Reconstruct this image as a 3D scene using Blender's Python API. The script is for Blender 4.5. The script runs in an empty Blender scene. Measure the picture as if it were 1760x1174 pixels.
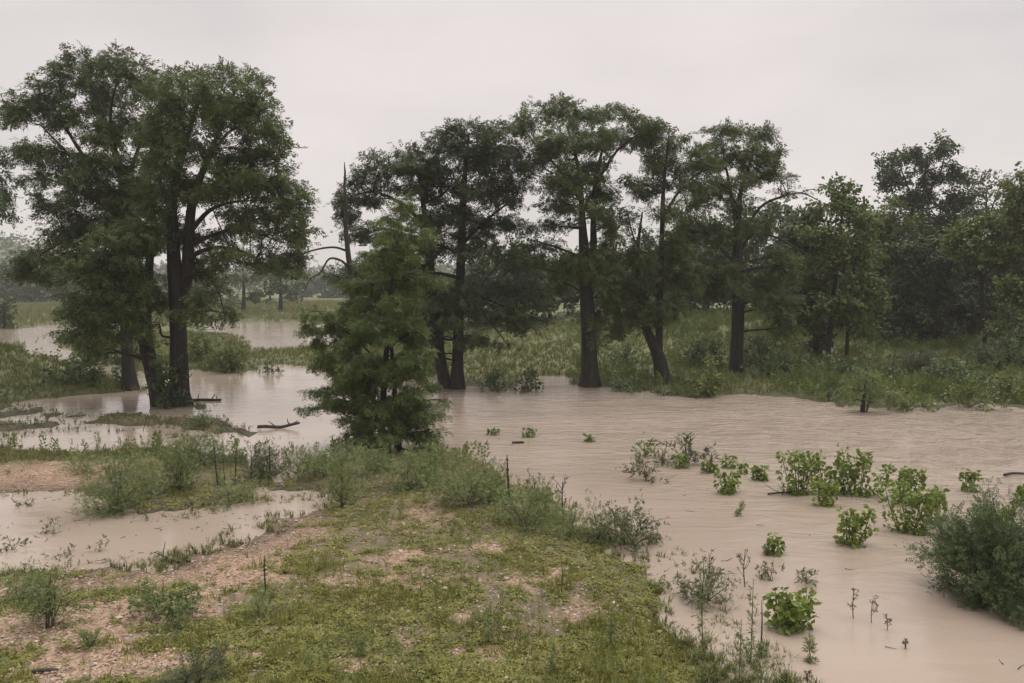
import bpy, math, random
import numpy as np
from mathutils import Vector

R = math.radians
rng = np.random.default_rng(11)
scene = bpy.context.scene
col = scene.collection

# ----------------------------------------------------------------- camera, world, sun, exposure
F, CU, CV, HOR, CAMH = 1400.0, 880.0, 587.0, 490.0, 6.0
PITCH = math.atan((CV - HOR) / F)
cam_data = bpy.data.cameras.new('camera')
cam_data.sensor_width = 36.0
cam_data.lens = 36.0 * F / 1760.0
cam_data.clip_start, cam_data.clip_end = 0.1, 6000
cam = bpy.data.objects.new('camera', cam_data)
col.objects.link(cam)
cam.location = (0, 0, CAMH)
cam.rotation_euler = (math.pi / 2 - PITCH, 0, 0)
scene.camera = cam

SUN_EL, SUN_AZ = R(76), R(60)          # azimuth from +Y, clockwise
world = bpy.data.worlds.new('World')
scene.world = world
world.use_nodes = True
wn, wl = world.node_tree.nodes, world.node_tree.links
wn.clear()
w_out = wn.new('ShaderNodeOutputWorld')
w_bg = wn.new('ShaderNodeBackground')
w_bg.inputs['Strength'].default_value = 0.1
sky = wn.new('ShaderNodeTexSky')
sky.sky_type = 'NISHITA'
sky.sun_disc = False
sky.sun_elevation = SUN_EL
sky.sun_rotation = SUN_AZ
w_tc = wn.new('ShaderNodeTexCoord')
w_map = wn.new('ShaderNodeMapping')
w_map.inputs['Scale'].default_value = (1.3, 1.3, 3.4)
w_no = wn.new('ShaderNodeTexNoise')
w_no.inputs['Scale'].default_value = 1.7
w_no.inputs['Detail'].default_value = 6
w_no.inputs['Roughness'].default_value = 0.5
w_rmp = wn.new('ShaderNodeValToRGB')      # the cloud deck: flat pale stratus with faint thicker bellies
w_rmp.color_ramp.elements[0].position = 0.33
w_rmp.color_ramp.elements[0].color = (0.640, 0.590, 0.570, 1)
w_rmp.color_ramp.elements[1].position = 0.60
w_rmp.color_ramp.elements[1].color = (0.785, 0.708, 0.678, 1)
w_sc = wn.new('ShaderNodeVectorMath')
w_sc.operation = 'SCALE'
w_sc.inputs['Scale'].default_value = 6.15
w_mix = wn.new('ShaderNodeMix')
w_mix.data_type = 'RGBA'
w_mix.inputs['Factor'].default_value = 0.93
wl.new(w_tc.outputs['Generated'], w_map.inputs['Vector'])
wl.new(w_map.outputs['Vector'], w_no.inputs['Vector'])
wl.new(w_no.outputs['Fac'], w_rmp.inputs['Fac'])
wl.new(w_rmp.outputs['Color'], w_sc.inputs[0])
wl.new(sky.outputs['Color'], w_mix.inputs['A'])
wl.new(w_sc.outputs['Vector'], w_mix.inputs['B'])
wl.new(w_mix.outputs['Result'], w_bg.inputs['Color'])
wl.new(w_bg.outputs['Background'], w_out.inputs['Surface'])

sun_data = bpy.data.lights.new('sun', 'SUN')
sun_data.energy = 1.5
sun_data.angle = R(70)
sun_data.color = (1.0, 0.99, 0.95)
sun = bpy.data.objects.new('sun', sun_data)
col.objects.link(sun)
sd_ = Vector((math.sin(SUN_AZ) * math.cos(SUN_EL), math.cos(SUN_AZ) * math.cos(SUN_EL), math.sin(SUN_EL)))
sun.rotation_euler = (-sd_).to_track_quat('-Z', 'Y').to_euler()

scene.view_settings.view_transform = 'Standard'
scene.view_settings.look = 'None'
scene.view_settings.gamma = 1.0
scene.view_settings.use_curve_mapping = False
scene.view_settings.exposure = 0.84
scene.render.engine = 'CYCLES'
scene.cycles.max_bounces = 6
scene.cycles.diffuse_bounces = 3
scene.cycles.glossy_bounces = 3
scene.cycles.transmission_bounces = 4
scene.cycles.volume_bounces = 2
scene.cycles.use_denoising = True

# ----------------------------------------------------------------- pixel of the photograph -> place in the world
ct, st = math.cos(PITCH), math.sin(PITCH)

def ray(u, v):
    dx, dy = (u - CU) / F, -(v - CV) / F
    return np.array([dx, ct + dy * st, -st + dy * ct])

def P(u, v, z=0.0):
    d = ray(u, v)
    t = (z - CAMH) / d[2]
    return np.array([d[0] * t, d[1] * t, z])

def at(u, v, Y):
    d = ray(u, v)
    t = Y / d[1]
    return np.array([d[0] * t, Y, CAMH + d[2] * t])

# ----------------------------------------------------------------- noise
def hash2(ix, iy, seed):
    h = (ix.astype(np.int64) * 374761393 + iy.astype(np.int64) * 668265263 + seed * 982451653) & 0xFFFFFFFF
    h = ((h ^ (h >> 13)) * 1274126177) & 0xFFFFFFFF
    h = (h ^ (h >> 16)) & 0xFFFFFFFF
    return h / 4294967295.0

def vnoise(x, y, seed=0):
    x = np.asarray(x, float); y = np.asarray(y, float)
    ix, iy = np.floor(x), np.floor(y)
    fx, fy = x - ix, y - iy
    fx = fx * fx * fx * (fx * (fx * 6 - 15) + 10); fy = fy * fy * fy * (fy * (fy * 6 - 15) + 10)
    a, b = hash2(ix, iy, seed), hash2(ix + 1, iy, seed)
    c, d = hash2(ix, iy + 1, seed), hash2(ix + 1, iy + 1, seed)
    return (a * (1 - fx) + b * fx) * (1 - fy) + (c * (1 - fx) + d * fx) * fy

def fbm(x, y, seed=0, o=4):
    s, a, t = 0, 0.5, 0
    for i in range(o):
        s = s + a * vnoise(x * 2 ** i + 17.3 * i, y * 2 ** i - 9.1 * i, seed + i)
        t += a; a *= 0.5
    return s / t

def sstep(a, b, x):
    t = np.clip((x - a) / (b - a), 0, 1)
    return t * t * (3 - 2 * t)

# ----------------------------------------------------------------- land and water
def poly(pts):
    return np.array([P(u, v)[:2] for u, v in pts])

def sdf(pg, x, y):                                   # positive inside
    x = np.asarray(x, float).ravel(); y = np.asarray(y, float).ravel()
    n = len(pg)
    d2 = np.full(x.shape, 1e18); ins = np.zeros(x.shape, bool)
    for i in range(n):
        ax, ay = pg[i]; bx, by = pg[(i + 1) % n]
        ex, ey = bx - ax, by - ay
        t = np.clip(((x - ax) * ex + (y - ay) * ey) / (ex * ex + ey * ey), 0, 1)
        d2 = np.minimum(d2, (x - ax - t * ex) ** 2 + (y - ay - t * ey) ** 2)
        c = ((ay > y) != (by > y))
        with np.errstate(divide='ignore', invalid='ignore'):
            xi = ax + (y - ay) * ex / (ey if ey != 0 else 1e-12)
        ins ^= c & (x < xi)
    d = np.sqrt(d2)
    return np.where(ins, d, -d)

LAND_BAR = poly([(-2500, 2600), (-2500, 625), (0, 628), (100, 640), (175, 652), (235, 668), (262, 673), (330, 690), (345, 720),
                 (400, 728), (430, 745), (445, 760), (500, 775), (560, 790), (600, 783), (640, 778), (700, 770), (780, 772),
                 (835, 795), (885, 830), (950, 868), (1000, 893), (1060, 922), (1120, 958), (1160, 1000), (1215, 1040), (1265, 1085),
                 (1300, 1130), (1330, 1200), (1350, 2600)])
LAND_ISLE = poly([(105, 575), (150, 570), (250, 562), (330, 557), (395, 578), (425, 592), (432, 608), (470, 602), (520, 598), (600, 596),
                  (700, 610), (760, 645), (700, 652), (600, 642), (545, 640), (500, 628), (440, 630), (430, 643), (380, 643),
                  (330, 638), (250, 640), (190, 622), (150, 612), (112, 590)])
LAND_FAR = poly([(-4000, 496), (-4000, 575), (-400, 572), (0, 568), (60, 561), (112, 556), (200, 552), (330, 553), (400, 553), (520, 554), (585, 560),
                 (610, 600), (740, 650), (760, 664), (880, 668), (925, 655), (960, 652), (1000, 661), (1060, 668), (1150, 676),
                 (1180, 682), (1300, 680), (1390, 690), (1500, 702), (1580, 703), (1650, 697), (1700, 692), (1760, 702), (2200, 725),
                 (3500, 780), (5600, 496)])
HOLES = [poly(p) for p in (
    [(-900, 858), (-50, 852), (100, 848), (150, 855), (165, 875), (250, 884), (330, 876), (400, 868), (480, 861), (540, 852), (565, 862),
     (505, 888), (440, 916), (380, 936), (280, 966), (130, 985), (0, 998), (-300, 1015), (-900, 1030)],
    [(62, 692), (150, 683), (258, 681), (262, 700), (200, 709), (110, 707)],
    [(20, 755), (60, 744), (140, 742), (215, 745), (225, 762), (150, 772), (50, 770)],
    [(250, 755), (330, 748), (400, 752), (430, 765), (340, 766)],
    [(930, 656), (942, 649), (965, 647), (996, 651), (990, 658), (950, 657)],
    [(1190, 1060), (1235, 1075), (1225, 1095), (1180, 1078)])]

FLOODED = [(poly([(-500, 684), (40, 684), (262, 672), (330, 690), (345, 735), (430, 748), (510, 782), (400, 778), (250, 774), (0, 774), (-500, 776)]), 0.13, 0.55),
           (poly([(330, 775), (470, 770), (560, 800), (560, 850), (470, 862), (380, 850), (300, 820)]), 0.12, 0.35),
           (poly([(1040, 905), (1200, 985), (1370, 1100), (1390, 1300), (1180, 1300), (1145, 1060), (1060, 960)]), 0.15, 0.45)]
HX, HY = P(-90, 648)[:2]

def height(x, y, land_only=False):
    shp = np.shape(x)
    x = np.asarray(x, float).ravel(); y = np.asarray(y, float).ravel()
    far = sdf(LAND_FAR, x, y)
    sd = np.maximum(np.maximum(sdf(LAND_BAR, x, y), sdf(LAND_ISLE, x, y)), far)
    for h in HOLES:
        sd = np.minimum(sd, -sdf(h, x, y))
    d = np.hypot(x, y)
    jit = np.clip(d / 25, 0.6, 3.0)
    sd = sd + (fbm(x * 0.45, y * 0.45, 3) - 0.5) * 1.5 * jit + (fbm(x * 1.6, y * 1.6, 8) - 0.5) * 1.3
    z = np.where(sd > 0, 0.27 * (1 - np.exp(-sd / 3.4)), -0.55 * (1 - np.exp(sd / 2.0)))
    land = sstep(0, 2.5, sd)
    z = z + land * ((fbm(x * 0.35, y * 0.35, 21) - 0.45) * 0.22 + (fbm(x * 1.7, y * 1.7, 5) - 0.5) * 0.12)
    z = z + (fbm(x * 4.1, y * 4.1, 15, 3) - 0.5) * 0.05
    for pg, dz, na in FLOODED:
        fm = sstep(-0.6, 1.2, sdf(pg, x, y))
        z = z - fm * (dz + na * (fbm(x * 0.42, y * 1.0, 61, 4) - 0.5))
    # raised bank on the left
    g = np.exp(-(((x - HX) / 10.5) ** 2 + ((y - HY) / 5.2) ** 2))
    z = z + land * 2.0 * g * (0.85 + 0.3 * fbm(x * 0.4, y * 0.4, 31))
    # the right bank climbs to the trees
    side = sstep(-0.22, -0.04, x / np.maximum(y, 1.0))
    z = z + side * 2.6 * sstep(3, 45, far) + (1 - side) * 0.8 * sstep(4, 60, far)
    # wooded hills far off
    ang = x / np.maximum(y, 1.0)
    ridge = 13 + 25 * sstep(-0.44, -0.645, ang) + 9 * (fbm(ang * 9 + 3, ang * 0 + 0.5, 41) - 0.5) * 1.6
    z = z + np.where(y > 0, ridge * sstep(330, 720, d), 0)
    return z.reshape(shp)

def hz(x, y):
    return float(height(np.array([x]), np.array([y]))[0])

def ground(u, v, water_ok=True):
    z = 0.0
    for _ in range(6):
        p = P(u, v, z)
        h = hz(p[0], p[1])
        z = max(h, -0.02) if water_ok else h
    p = P(u, v, z)
    return np.array([p[0], p[1], hz(p[0], p[1])])

# ----------------------------------------------------------------- materials
def new_mat(name):
    m = bpy.data.materials.new(name)
    m.use_nodes = True
    n, l = m.node_tree.nodes, m.node_tree.links
    b = n['Principled BSDF']
    return m, n, l, b

def leaf_mat(name, c1, c2, c3, rough=0.55, trans=0.25):
    m, n, l, b = new_mat(name)
    a = n.new('ShaderNodeAttribute'); a.attribute_name = 'tint'
    r = n.new('ShaderNodeValToRGB')
    r.color_ramp.elements[0].color = (*c1, 1)
    r.color_ramp.elements[1].color = (*c3, 1)
    e = r.color_ramp.elements.new(0.5); e.color = (*c2, 1)
    l.new(a.outputs['Fac'], r.inputs['Fac'])
    l.new(r.outputs['Color'], b.inputs['Base Color'])
    b.inputs['Roughness'].default_value = rough
    b.inputs['Specular IOR Level'].default_value = 0.3
    t = n.new('ShaderNodeBsdfTranslucent')
    l.new(r.outputs['Color'], t.inputs['Color'])
    mx = n.new('ShaderNodeMixShader'); mx.inputs[0].default_value = trans
    l.new(b.outputs[0], mx.inputs[1]); l.new(t.outputs[0], mx.inputs[2])
    l.new(mx.outputs[0], n['Material Output'].inputs['Surface'])
    return m

def bark_mat(name, c1, c2, scale=6.0):
    m, n, l, b = new_mat(name)
    tc = n.new('ShaderNodeTexCoord')
    mp = n.new('ShaderNodeMapping'); mp.inputs['Scale'].default_value = (1, 1, 0.14)
    no = n.new('ShaderNodeTexNoise'); no.inputs['Scale'].default_value = scale; no.inputs['Detail'].default_value = 8
    no.inputs['Roughness'].default_value = 0.65
    l.new(tc.outputs['Object'], mp.inputs['Vector']); l.new(mp.outputs['Vector'], no.inputs['Vector'])
    r = n.new('ShaderNodeValToRGB')
    r.color_ramp.elements[0].position = 0.3; r.color_ramp.elements[0].color = (*c1, 1)
    r.color_ramp.elements[1].position = 0.72; r.color_ramp.elements[1].color = (*c2, 1)
    l.new(no.outputs['Fac'], r.inputs['Fac']); l.new(r.outputs['Color'], b.inputs['Base Color'])
    bp = n.new('ShaderNodeBump'); bp.inputs['Strength'].default_value = 0.9; bp.inputs['Distance'].default_value = 0.06
    l.new(no.outputs['Fac'], bp.inputs['Height']); l.new(bp.outputs['Normal'], b.inputs['Normal'])
    b.inputs['Roughness'].default_value = 0.85
    return m

M = {}
M['cypress'] = leaf_mat('cypress_foliage', (0.066, 0.094, 0.031), (0.103, 0.136, 0.045), (0.155, 0.190, 0.062), trans=0.3)
M['cypress_light'] = leaf_mat('young_cypress_foliage', (0.084, 0.124, 0.040), (0.130, 0.174, 0.054), (0.188, 0.228, 0.070), trans=0.28)
M['cypress_dark'] = leaf_mat('dark_foliage', (0.044, 0.062, 0.027), (0.068, 0.092, 0.037), (0.102, 0.130, 0.050), trans=0.25)
M['broad'] = leaf_mat('broadleaf_foliage', (0.080, 0.108, 0.030), (0.126, 0.162, 0.044), (0.190, 0.222, 0.062), rough=0.5, trans=0.28)
M['lime'] = leaf_mat('lime_foliage', (0.080, 0.115, 0.026), (0.115, 0.155, 0.032), (0.165, 0.200, 0.048), rough=0.45, trans=0.3)
M['sapling'] = leaf_mat('sapling_leaf', (0.115, 0.172, 0.032), (0.172, 0.236, 0.043), (0.245, 0.305, 0.066), rough=0.5, trans=0.3)
M['willow'] = leaf_mat('willow_leaf', (0.090, 0.108, 0.046), (0.135, 0.155, 0.068), (0.200, 0.215, 0.100), rough=0.5, trans=0.25)
M['bush'] = leaf_mat('dense_bush_leaf', (0.074, 0.112, 0.046), (0.116, 0.164, 0.066), (0.172, 0.218, 0.092), rough=0.5, trans=0.22)
M['grass'] = leaf_mat('short_grass', (0.120, 0.138, 0.030), (0.215, 0.218, 0.050), (0.320, 0.295, 0.095), rough=0.6, trans=0.25)
M['bank'] = leaf_mat('bank_grass', (0.080, 0.104, 0.032), (0.142, 0.162, 0.050), (0.225, 0.215, 0.080), rough=0.6, trans=0.25)
M['weed'] = leaf_mat('weed_leaf', (0.120, 0.160, 0.056), (0.190, 0.232, 0.084), (0.275, 0.300, 0.132), rough=0.55, trans=0.25)
M['reed'] = leaf_mat('reed_leaf', (0.085, 0.100, 0.052), (0.130, 0.145, 0.080), (0.190, 0.195, 0.115), rough=0.6, trans=0.25)
M['far'] = leaf_mat('far_foliage', (0.056, 0.076, 0.032), (0.086, 0.112, 0.043), (0.122, 0.150, 0.056), trans=0.15)
M['straw'] = leaf_mat('dry_stalk', (0.060, 0.048, 0.034), (0.115, 0.090, 0.062), (0.210, 0.170, 0.115), rough=0.8, trans=0.05)
M['bark'] = bark_mat('cypress_bark', (0.007, 0.006, 0.005), (0.036, 0.031, 0.026))
M['bark_dark'] = bark_mat('dark_bark', (0.008, 0.007, 0.006), (0.032, 0.028, 0.024))
M['dead'] = bark_mat('dead_wood', (0.016, 0.013, 0.011), (0.058, 0.048, 0.040))
M['twig'] = bark_mat('twig_bark', (0.050, 0.042, 0.032), (0.100, 0.085, 0.064), 14)
M['stem'] = bark_mat('green_stem', (0.080, 0.092, 0.045), (0.140, 0.150, 0.080), 20)

# ----------------------------------------------------------------- mesh collecting
class Geo:
    def __init__(self):
        self.v, self.f, self.t, self.m, self.s, self.n = [], [], [], [], [], 0
    def add(self, v, f, tint=0.5, mat=0, smooth=False):
        v = np.asarray(v, np.float32).reshape(-1, 3); f = np.asarray(f, np.int32).reshape(-1, 3)
        self.v.append(v); self.f.append(f + self.n); self.n += len(v)
        self.t.append(np.broadcast_to(np.asarray(tint, np.float32), (len(f),)))
        self.m.append(np.full(len(f), mat, np.int32)); self.s.append(np.full(len(f), smooth, bool))
    def mesh(self, name, mats):
        me = bpy.data.meshes.new(name)
        if not self.v:
            return me
        v = np.concatenate(self.v); f = np.concatenate(self.f)
        me.vertices.add(len(v)); me.vertices.foreach_set('co', v.ravel())
        me.loops.add(len(f) * 3); me.loops.foreach_set('vertex_index', f.ravel())
        me.polygons.add(len(f))
        me.polygons.foreach_set('loop_start', np.arange(0, len(f) * 3, 3, dtype=np.int32))
        me.polygons.foreach_set('loop_total', np.full(len(f), 3, np.int32))
        me.polygons.foreach_set('material_index', np.concatenate(self.m))
        me.polygons.foreach_set('use_smooth', np.concatenate(self.s))
        a = me.attributes.new('tint', 'FLOAT', 'FACE')
        a.data.foreach_set('value', np.concatenate(self.t).astype(np.float32))
        for m in mats:
            me.materials.append(m)
        me.update(calc_edges=True)
        return me
    def build(self, name, mats, parent=None, origin=None):
        if origin is not None:
            for a in self.v:
                a -= np.asarray(origin, np.float32)
        o = bpy.data.objects.new(name, self.mesh(name, mats if isinstance(mats, (list, tuple)) else [mats]))
        col.objects.link(o)
        if parent is not None:
            o.parent = parent
        return o

def tag(o, label=None, cat=None, group=None, kind=None):
    if label: o['label'] = label
    if cat: o['category'] = cat
    if group: o['group'] = group
    if kind: o['kind'] = kind
    return o

def thing(name, loc, label, cat, group=None):
    o = bpy.data.objects.new(name, None)
    o.empty_display_size = 0.3
    col.objects.link(o)
    o.location = [float(c) for c in loc]
    return tag(o, label, cat, group)

def unit(a):
    return a / np.maximum(np.linalg.norm(a, axis=-1, keepdims=True), 1e-9)

def smooth_path(pts, k=4):
    """Catmull-Rom through rows of (x, y, z, r)"""
    p = np.asarray(pts, float)
    if len(p) < 3:
        t = np.linspace(0, 1, k + 1)[:, None]
        return p[0] * (1 - t) + p[-1] * t
    q = np.vstack([2 * p[0] - p[1], p, 2 * p[-1] - p[-2]])
    out = []
    for i in range(1, len(q) - 2):
        for t in np.arange(k) / k:
            a, b, c, d = q[i - 1], q[i], q[i + 1], q[i + 2]
            out.append(0.5 * (2 * b + (c - a) * t + (2 * a - 5 * b + 4 * c - d) * t * t + (3 * b - a - 3 * c + d) * t ** 3))
    out.append(p[-1])
    out = np.array(out); out[:, 3] = np.maximum(out[:, 3], 0.003)
    return out

def tube(g, path, sides=6, tint=0.5, mat=0, rough=0.0, flare=0.0, smooth=True):
    p = np.asarray(path, float); n = len(p)
    c, r = p[:, :3], p[:, 3]
    t = unit(np.gradient(c, axis=0))
    ref = np.array([1.0, 0.0, 0.0]) if abs(t[0][0]) < 0.8 else np.array([0, 1.0, 0])
    a = unit(ref - t * (t @ ref)[:, None]); b = np.cross(t, a)
    th = np.arange(sides) / sides * 2 * np.pi
    rr = r[:, None] * np.ones(sides)
    if rough:
        ph = rng.uniform(0, 6.28, 3)
        rr = rr * (1 + rough * (np.sin(3 * th + ph[0]) * 0.5 + np.sin(5 * th + ph[1] ) * 0.35) + rough * 0.6 * (rng.random((n, sides)) - 0.5))
    if flare:
        z0 = c[0, 2]
        fl = np.exp(-np.maximum(c[:, 2] - z0, 0) / flare)[:, None]
        rr = rr * (1 + fl * (0.42 + 0.38 * np.sin(5 * th + 0.7)))
    v = c[:, None, :] + rr[:, :, None] * (np.cos(th)[None, :, None] * a[:, None, :] + np.sin(th)[None, :, None] * b[:, None, :])
    v = np.vstack([v.reshape(-1, 3), c[-1] + t[-1] * r[-1]])
    i = np.arange(n - 1)[:, None] * sides; j = np.arange(sides)[None, :]; k = (j + 1) % sides
    q0, q1, q2, q3 = i + j, i + k, i + sides + k, i + sides + j
    f = np.concatenate([np.stack([q0, q1, q2], -1).reshape(-1, 3), np.stack([q0, q2, q3], -1).reshape(-1, 3),
                        np.stack([(n - 1) * sides + j[0], (n - 1) * sides + k[0], np.full(sides, n * sides)], -1)])
    g.add(v, f, tint, mat, smooth)

def twigs(g, A, B, r0, r1, sag=0.0, tint=0.5, mat=0):
    """many thin three-sided branches at once, from A to B, bent in the middle"""
    A = np.asarray(A, float); B = np.asarray(B, float); n = len(A)
    if n == 0: return
    L = np.linalg.norm(B - A, axis=1, keepdims=True)
    Mid = (A + B) / 2 + rng.normal(0, 0.06, (n, 3)) * L + np.array([0, 0, 1.0]) * L * sag
    d = unit(B - A)
    s = unit(np.cross(d, rng.normal(0, 1, (n, 3)))); w = np.cross(d, s)
    th = np.array([0, 2.094, 4.189])
    ring = np.cos(th)[None, :, None] * s[:, None, :] + np.sin(th)[None, :, None] * w[:, None, :]
    r0 = np.broadcast_to(np.asarray(r0, float), (n,))[:, None, None]; r1 = np.broadcast_to(np.asarray(r1, float), (n,))[:, None, None]
    v = np.concatenate([A[:, None] + ring * r0, Mid[:, None] + ring * (r0 + r1) / 2, B[:, None] + ring * r1], 1)
    f = []
    for k in (0, 3):
        for j in range(3):
            j2 = (j + 1) % 3
            f += [[k + j, k + j2, k + 3 + j2], [k + j, k + 3 + j2, k + 3 + j]]
    f = np.array(f)
    g.add(v.reshape(-1, 3), (f[None] + (np.arange(n) * 9)[:, None, None]).reshape(-1, 3), tint, mat, True)

# ---- leaf templates: (vertices, faces), along +x, unit length
def tpl_frond(seed, n=6, la=0.56, w=0.155, ang=36, droop=0.40):
    r = np.random.default_rng(seed); V, Fc = [], []
    def leaf(p, a, l, wd):
        d = np.array([math.cos(a), math.sin(a), r.uniform(-0.25, 0.2)]); s = np.array([-math.sin(a), math.cos(a), 0]) * wd / 2
        k = len(V); m = p + d * l * 0.25
        V.extend([m + s, p + d * l, m - s]); Fc.extend([[k, k + 1, k + 2]])
    for i in range(n):
        t = 0.08 + 0.8 * i / n
        leaf(np.array([t, 0, -droop * t * t]), (1 if i % 2 else -1) * R(ang + r.uniform(-14, 14)), la * (1.1 - 0.5 * t) * r.uniform(0.8, 1.2), w)
    leaf(np.array([0.72, 0, -droop * 0.55]), R(r.uniform(-12, 12)), 0.36, w)
    return np.array(V), np.array(Fc)

def tpl_leaves(seed, n=4, l=0.6, w=0.42, spread=0.5):
    r = np.random.default_rng(seed); V, Fc = [], []
    for i in range(n):
        p = np.array([r.uniform(0, 0.7), r.uniform(-spread, spread) * 0.6, r.uniform(-spread, spread) * 0.5])
        d = unit(np.array([r.uniform(0.1, 1), r.uniform(-1, 1), r.uniform(-0.8, 0.3)]))
        s = unit(np.cross(d, np.array([r.uniform(-0.5, 0.5), r.uniform(-0.5, 0.5), 1.0])))
        ll = l * r.uniform(0.75, 1.2); ww = w * ll / l
        k = len(V)
        V.extend([p, p + d * ll * 0.45 + s * ww / 2, p + d * ll, p + d * ll * 0.45 - s * ww / 2 + np.cross(d, s) * 0.06])
        Fc.extend([[k, k + 1, k + 2], [k, k + 2, k + 3]])
    return np.array(V), np.array(Fc)

def tpl_tuft(seed, n=7, w=0.07, splay=0.5, curl=0.35):
    """upright grass tuft, unit height, along +z"""
    r = np.random.default_rng(seed); V, Fc = [], []
    for i in range(n):
        a = r.uniform(0, 6.283); sp = splay * r.uniform(0.3, 1.2); h = r.uniform(0.55, 1.1)
        o = np.array([r.uniform(-0.12, 0.12), r.uniform(-0.12, 0.12), 0]); d = np.array([math.cos(a), math.sin(a), 0]); s = np.array([-d[1], d[0], 0]) * w / 2
        mid = o + d * sp * 0.4 * h + np.array([0, 0, 0.6 * h]); tip = o + d * (sp + curl * r.random()) * h + np.array([0, 0, h * r.uniform(0.75, 1.0)])
        k = len(V); V.extend([o - s, o + s, mid + s * 0.8, mid - s * 0.8, tip]); Fc.extend([[k, k + 1, k + 2], [k, k + 2, k + 3], [k + 3, k + 2, k + 4]])
    return np.array(V), np.array(Fc)

def tpl_blades(seed, n=6, w=0.11, splay=0.45):
    """cheap far grass: one bent triangle a blade"""
    r = np.random.default_rng(seed + 70); V, Fc = [], []
    for i in range(n):
        a = r.uniform(0, 6.283); h = r.uniform(0.5, 1.1); d = np.array([math.cos(a), math.sin(a), 0]); q = r.uniform(0, 6.283); s = np.array([math.cos(q), math.sin(q), 0]) * w / 2
        o = np.array([r.uniform(-0.3, 0.3), r.uniform(-0.3, 0.3), 0])
        k = len(V); V.extend([o - s, o + s, o + d * splay * r.uniform(0.2, 1.2) * h + np.array([0, 0, h])]); Fc.append([k, k + 1, k + 2])
    return np.array(V), np.array(Fc)

def tpl_mat(seed, n=13, l=0.34):
    """creeping ground plant: small leaves lying low in a disc of unit radius, along z up"""
    r = np.random.default_rng(seed); V, Fc = [], []
    for i in range(n):
        a = r.uniform(0, 6.283); q = math.sqrt(r.random()) * 0.9
        p = np.array([math.cos(a) * q, math.sin(a) * q, r.uniform(0.03, 0.30) * (1.15 - q)])
        b = r.uniform(0, 6.283); d = np.array([math.cos(b), math.sin(b), r.uniform(-0.15, 0.6)]); s = np.array([-math.sin(b), math.cos(b), r.uniform(-0.3, 0.3)]) * l * 0.28
        k = len(V); V.extend([p + s * 1.5, p + d * l * 1.1, p - s * 1.5]); Fc.append([k, k + 1, k + 2])
    return np.array(V), np.array(Fc)

T_CYP = [tpl_frond(s) for s in range(4)]
T_CYPL = [tpl_frond(s + 10, n=7, la=0.46, w=0.125, ang=38, droop=0.6) for s in range(4)]
T_BROAD = [tpl_leaves(s) for s in range(4)]
T_WILL = [tpl_leaves(s + 20, n=5, l=0.75, w=0.15, spread=0.3) for s in range(4)]
T_WEED = [tpl_frond(s + 30, n=8, la=0.34, w=0.15, ang=55, droop=0.15) for s in range(4)]
T_FAR = [tpl_leaves(s + 40, n=2, l=0.9, w=0.75, spread=0.8) for s in range(3)]
T_TUFT = [tpl_tuft(s) for s in range(5)]
T_MAT = [tpl_mat(s) for s in range(5)]
T_GRASS = [tpl_blades(s) for s in range(5)]
def t_area(tpls):
    return float(np.mean([np.linalg.norm(np.cross(v[f[:, 1]] - v[f[:, 0]], v[f[:, 2]] - v[f[:, 0]]), axis=1).sum() / 2 for v, f in tpls]))
T_LEAF = [tpl_leaves(s + 60, n=1, l=1.0, w=0.75, spread=0.1) for s in range(4)]
T_REED = [tpl_tuft(s + 9, n=6, w=0.05, splay=0.18, curl=0.35) for s in range(4)]

def scatter(g, tpls, pos, X, size, tint, mat=0, up=None):
    """copies of the templates at pos with +x along X; up is a hint for +z"""
    pos = np.asarray(pos, float); n = len(pos)
    if n == 0: return
    X = unit(np.asarray(X, float))
    h = rng.normal(0, 0.7, (n, 3)) + np.array([0, 0, 1.0]) if up is None else up
    Y = unit(np.cross(h, X)); Z = np.cross(X, Y)
    size = np.broadcast_to(np.asarray(size, float), (n,)); tint = np.broadcast_to(np.asarray(tint, float), (n,))
    which = rng.integers(0, len(tpls), n)
    for k, (tv, tf) in enumerate(tpls):
        m = which == k
        if not m.any(): continue
        B = np.stack([X[m], Y[m], Z[m]], 1) * size[m][:, None, None]
        v = np.einsum('vk,nkj->nvj', tv, B) + pos[m][:, None, :]
        f = tf[None] + (np.arange(m.sum()) * len(tv))[:, None, None]
        g.add(v.reshape(-1, 3), f.reshape(-1, 3), np.repeat(np.clip(tint[m], 0, 1), len(tf)), mat)

def stand(g, tpls, pos, size, tint, lean=0.12, mat=0):
    """copies standing on the ground (+z up), turned at random"""
    n = len(pos)
    if n == 0: return
    a = rng.uniform(0, 6.283, n)
    X = np.stack([np.cos(a), np.sin(a), rng.normal(0, lean, n)], 1)
    up = np.array([0, 0, 1.0]) + rng.normal(0, lean, (n, 3))
    scatter(g, tpls, pos, X, size, tint, mat, up)

# ----------------------------------------------------------------- terrain and water sheets
def polar(na, nr, r0, r1, half=R(44)):
    ang = np.concatenate([np.linspace(-half, half, na), np.linspace(half, 2 * math.pi - half, 40)[1:-1]])
    rad = np.geomspace(r0, r1, nr)
    x = rad[:, None] * np.sin(ang)[None]; y = rad[:, None] * np.cos(ang)[None]
    m = len(ang)
    i = np.arange(nr - 1)[:, None] * m; j = np.arange(m)[None]; k = (j + 1) % m
    f = np.concatenate([np.stack([i + j, i + m + k, i + k], -1).reshape(-1, 3), np.stack([i + j, i + m + j, i + m + k], -1).reshape(-1, 3)])
    return x.ravel(), y.ravel(), f

def blobs_px(lst, x, y):
    s = np.zeros(np.shape(x))
    for (u, v, ru, rv, w) in lst:
        c = P(u, v); ex = abs(P(u + ru, v)[0] - c[0]); ey = abs(P(u, v - rv)[1] - P(u, v + rv)[1]) / 2
        s = np.maximum(s, w * np.exp(-(((x - c[0]) / ex) ** 2 + ((y - c[1]) / ey) ** 2)))
    return s

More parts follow.
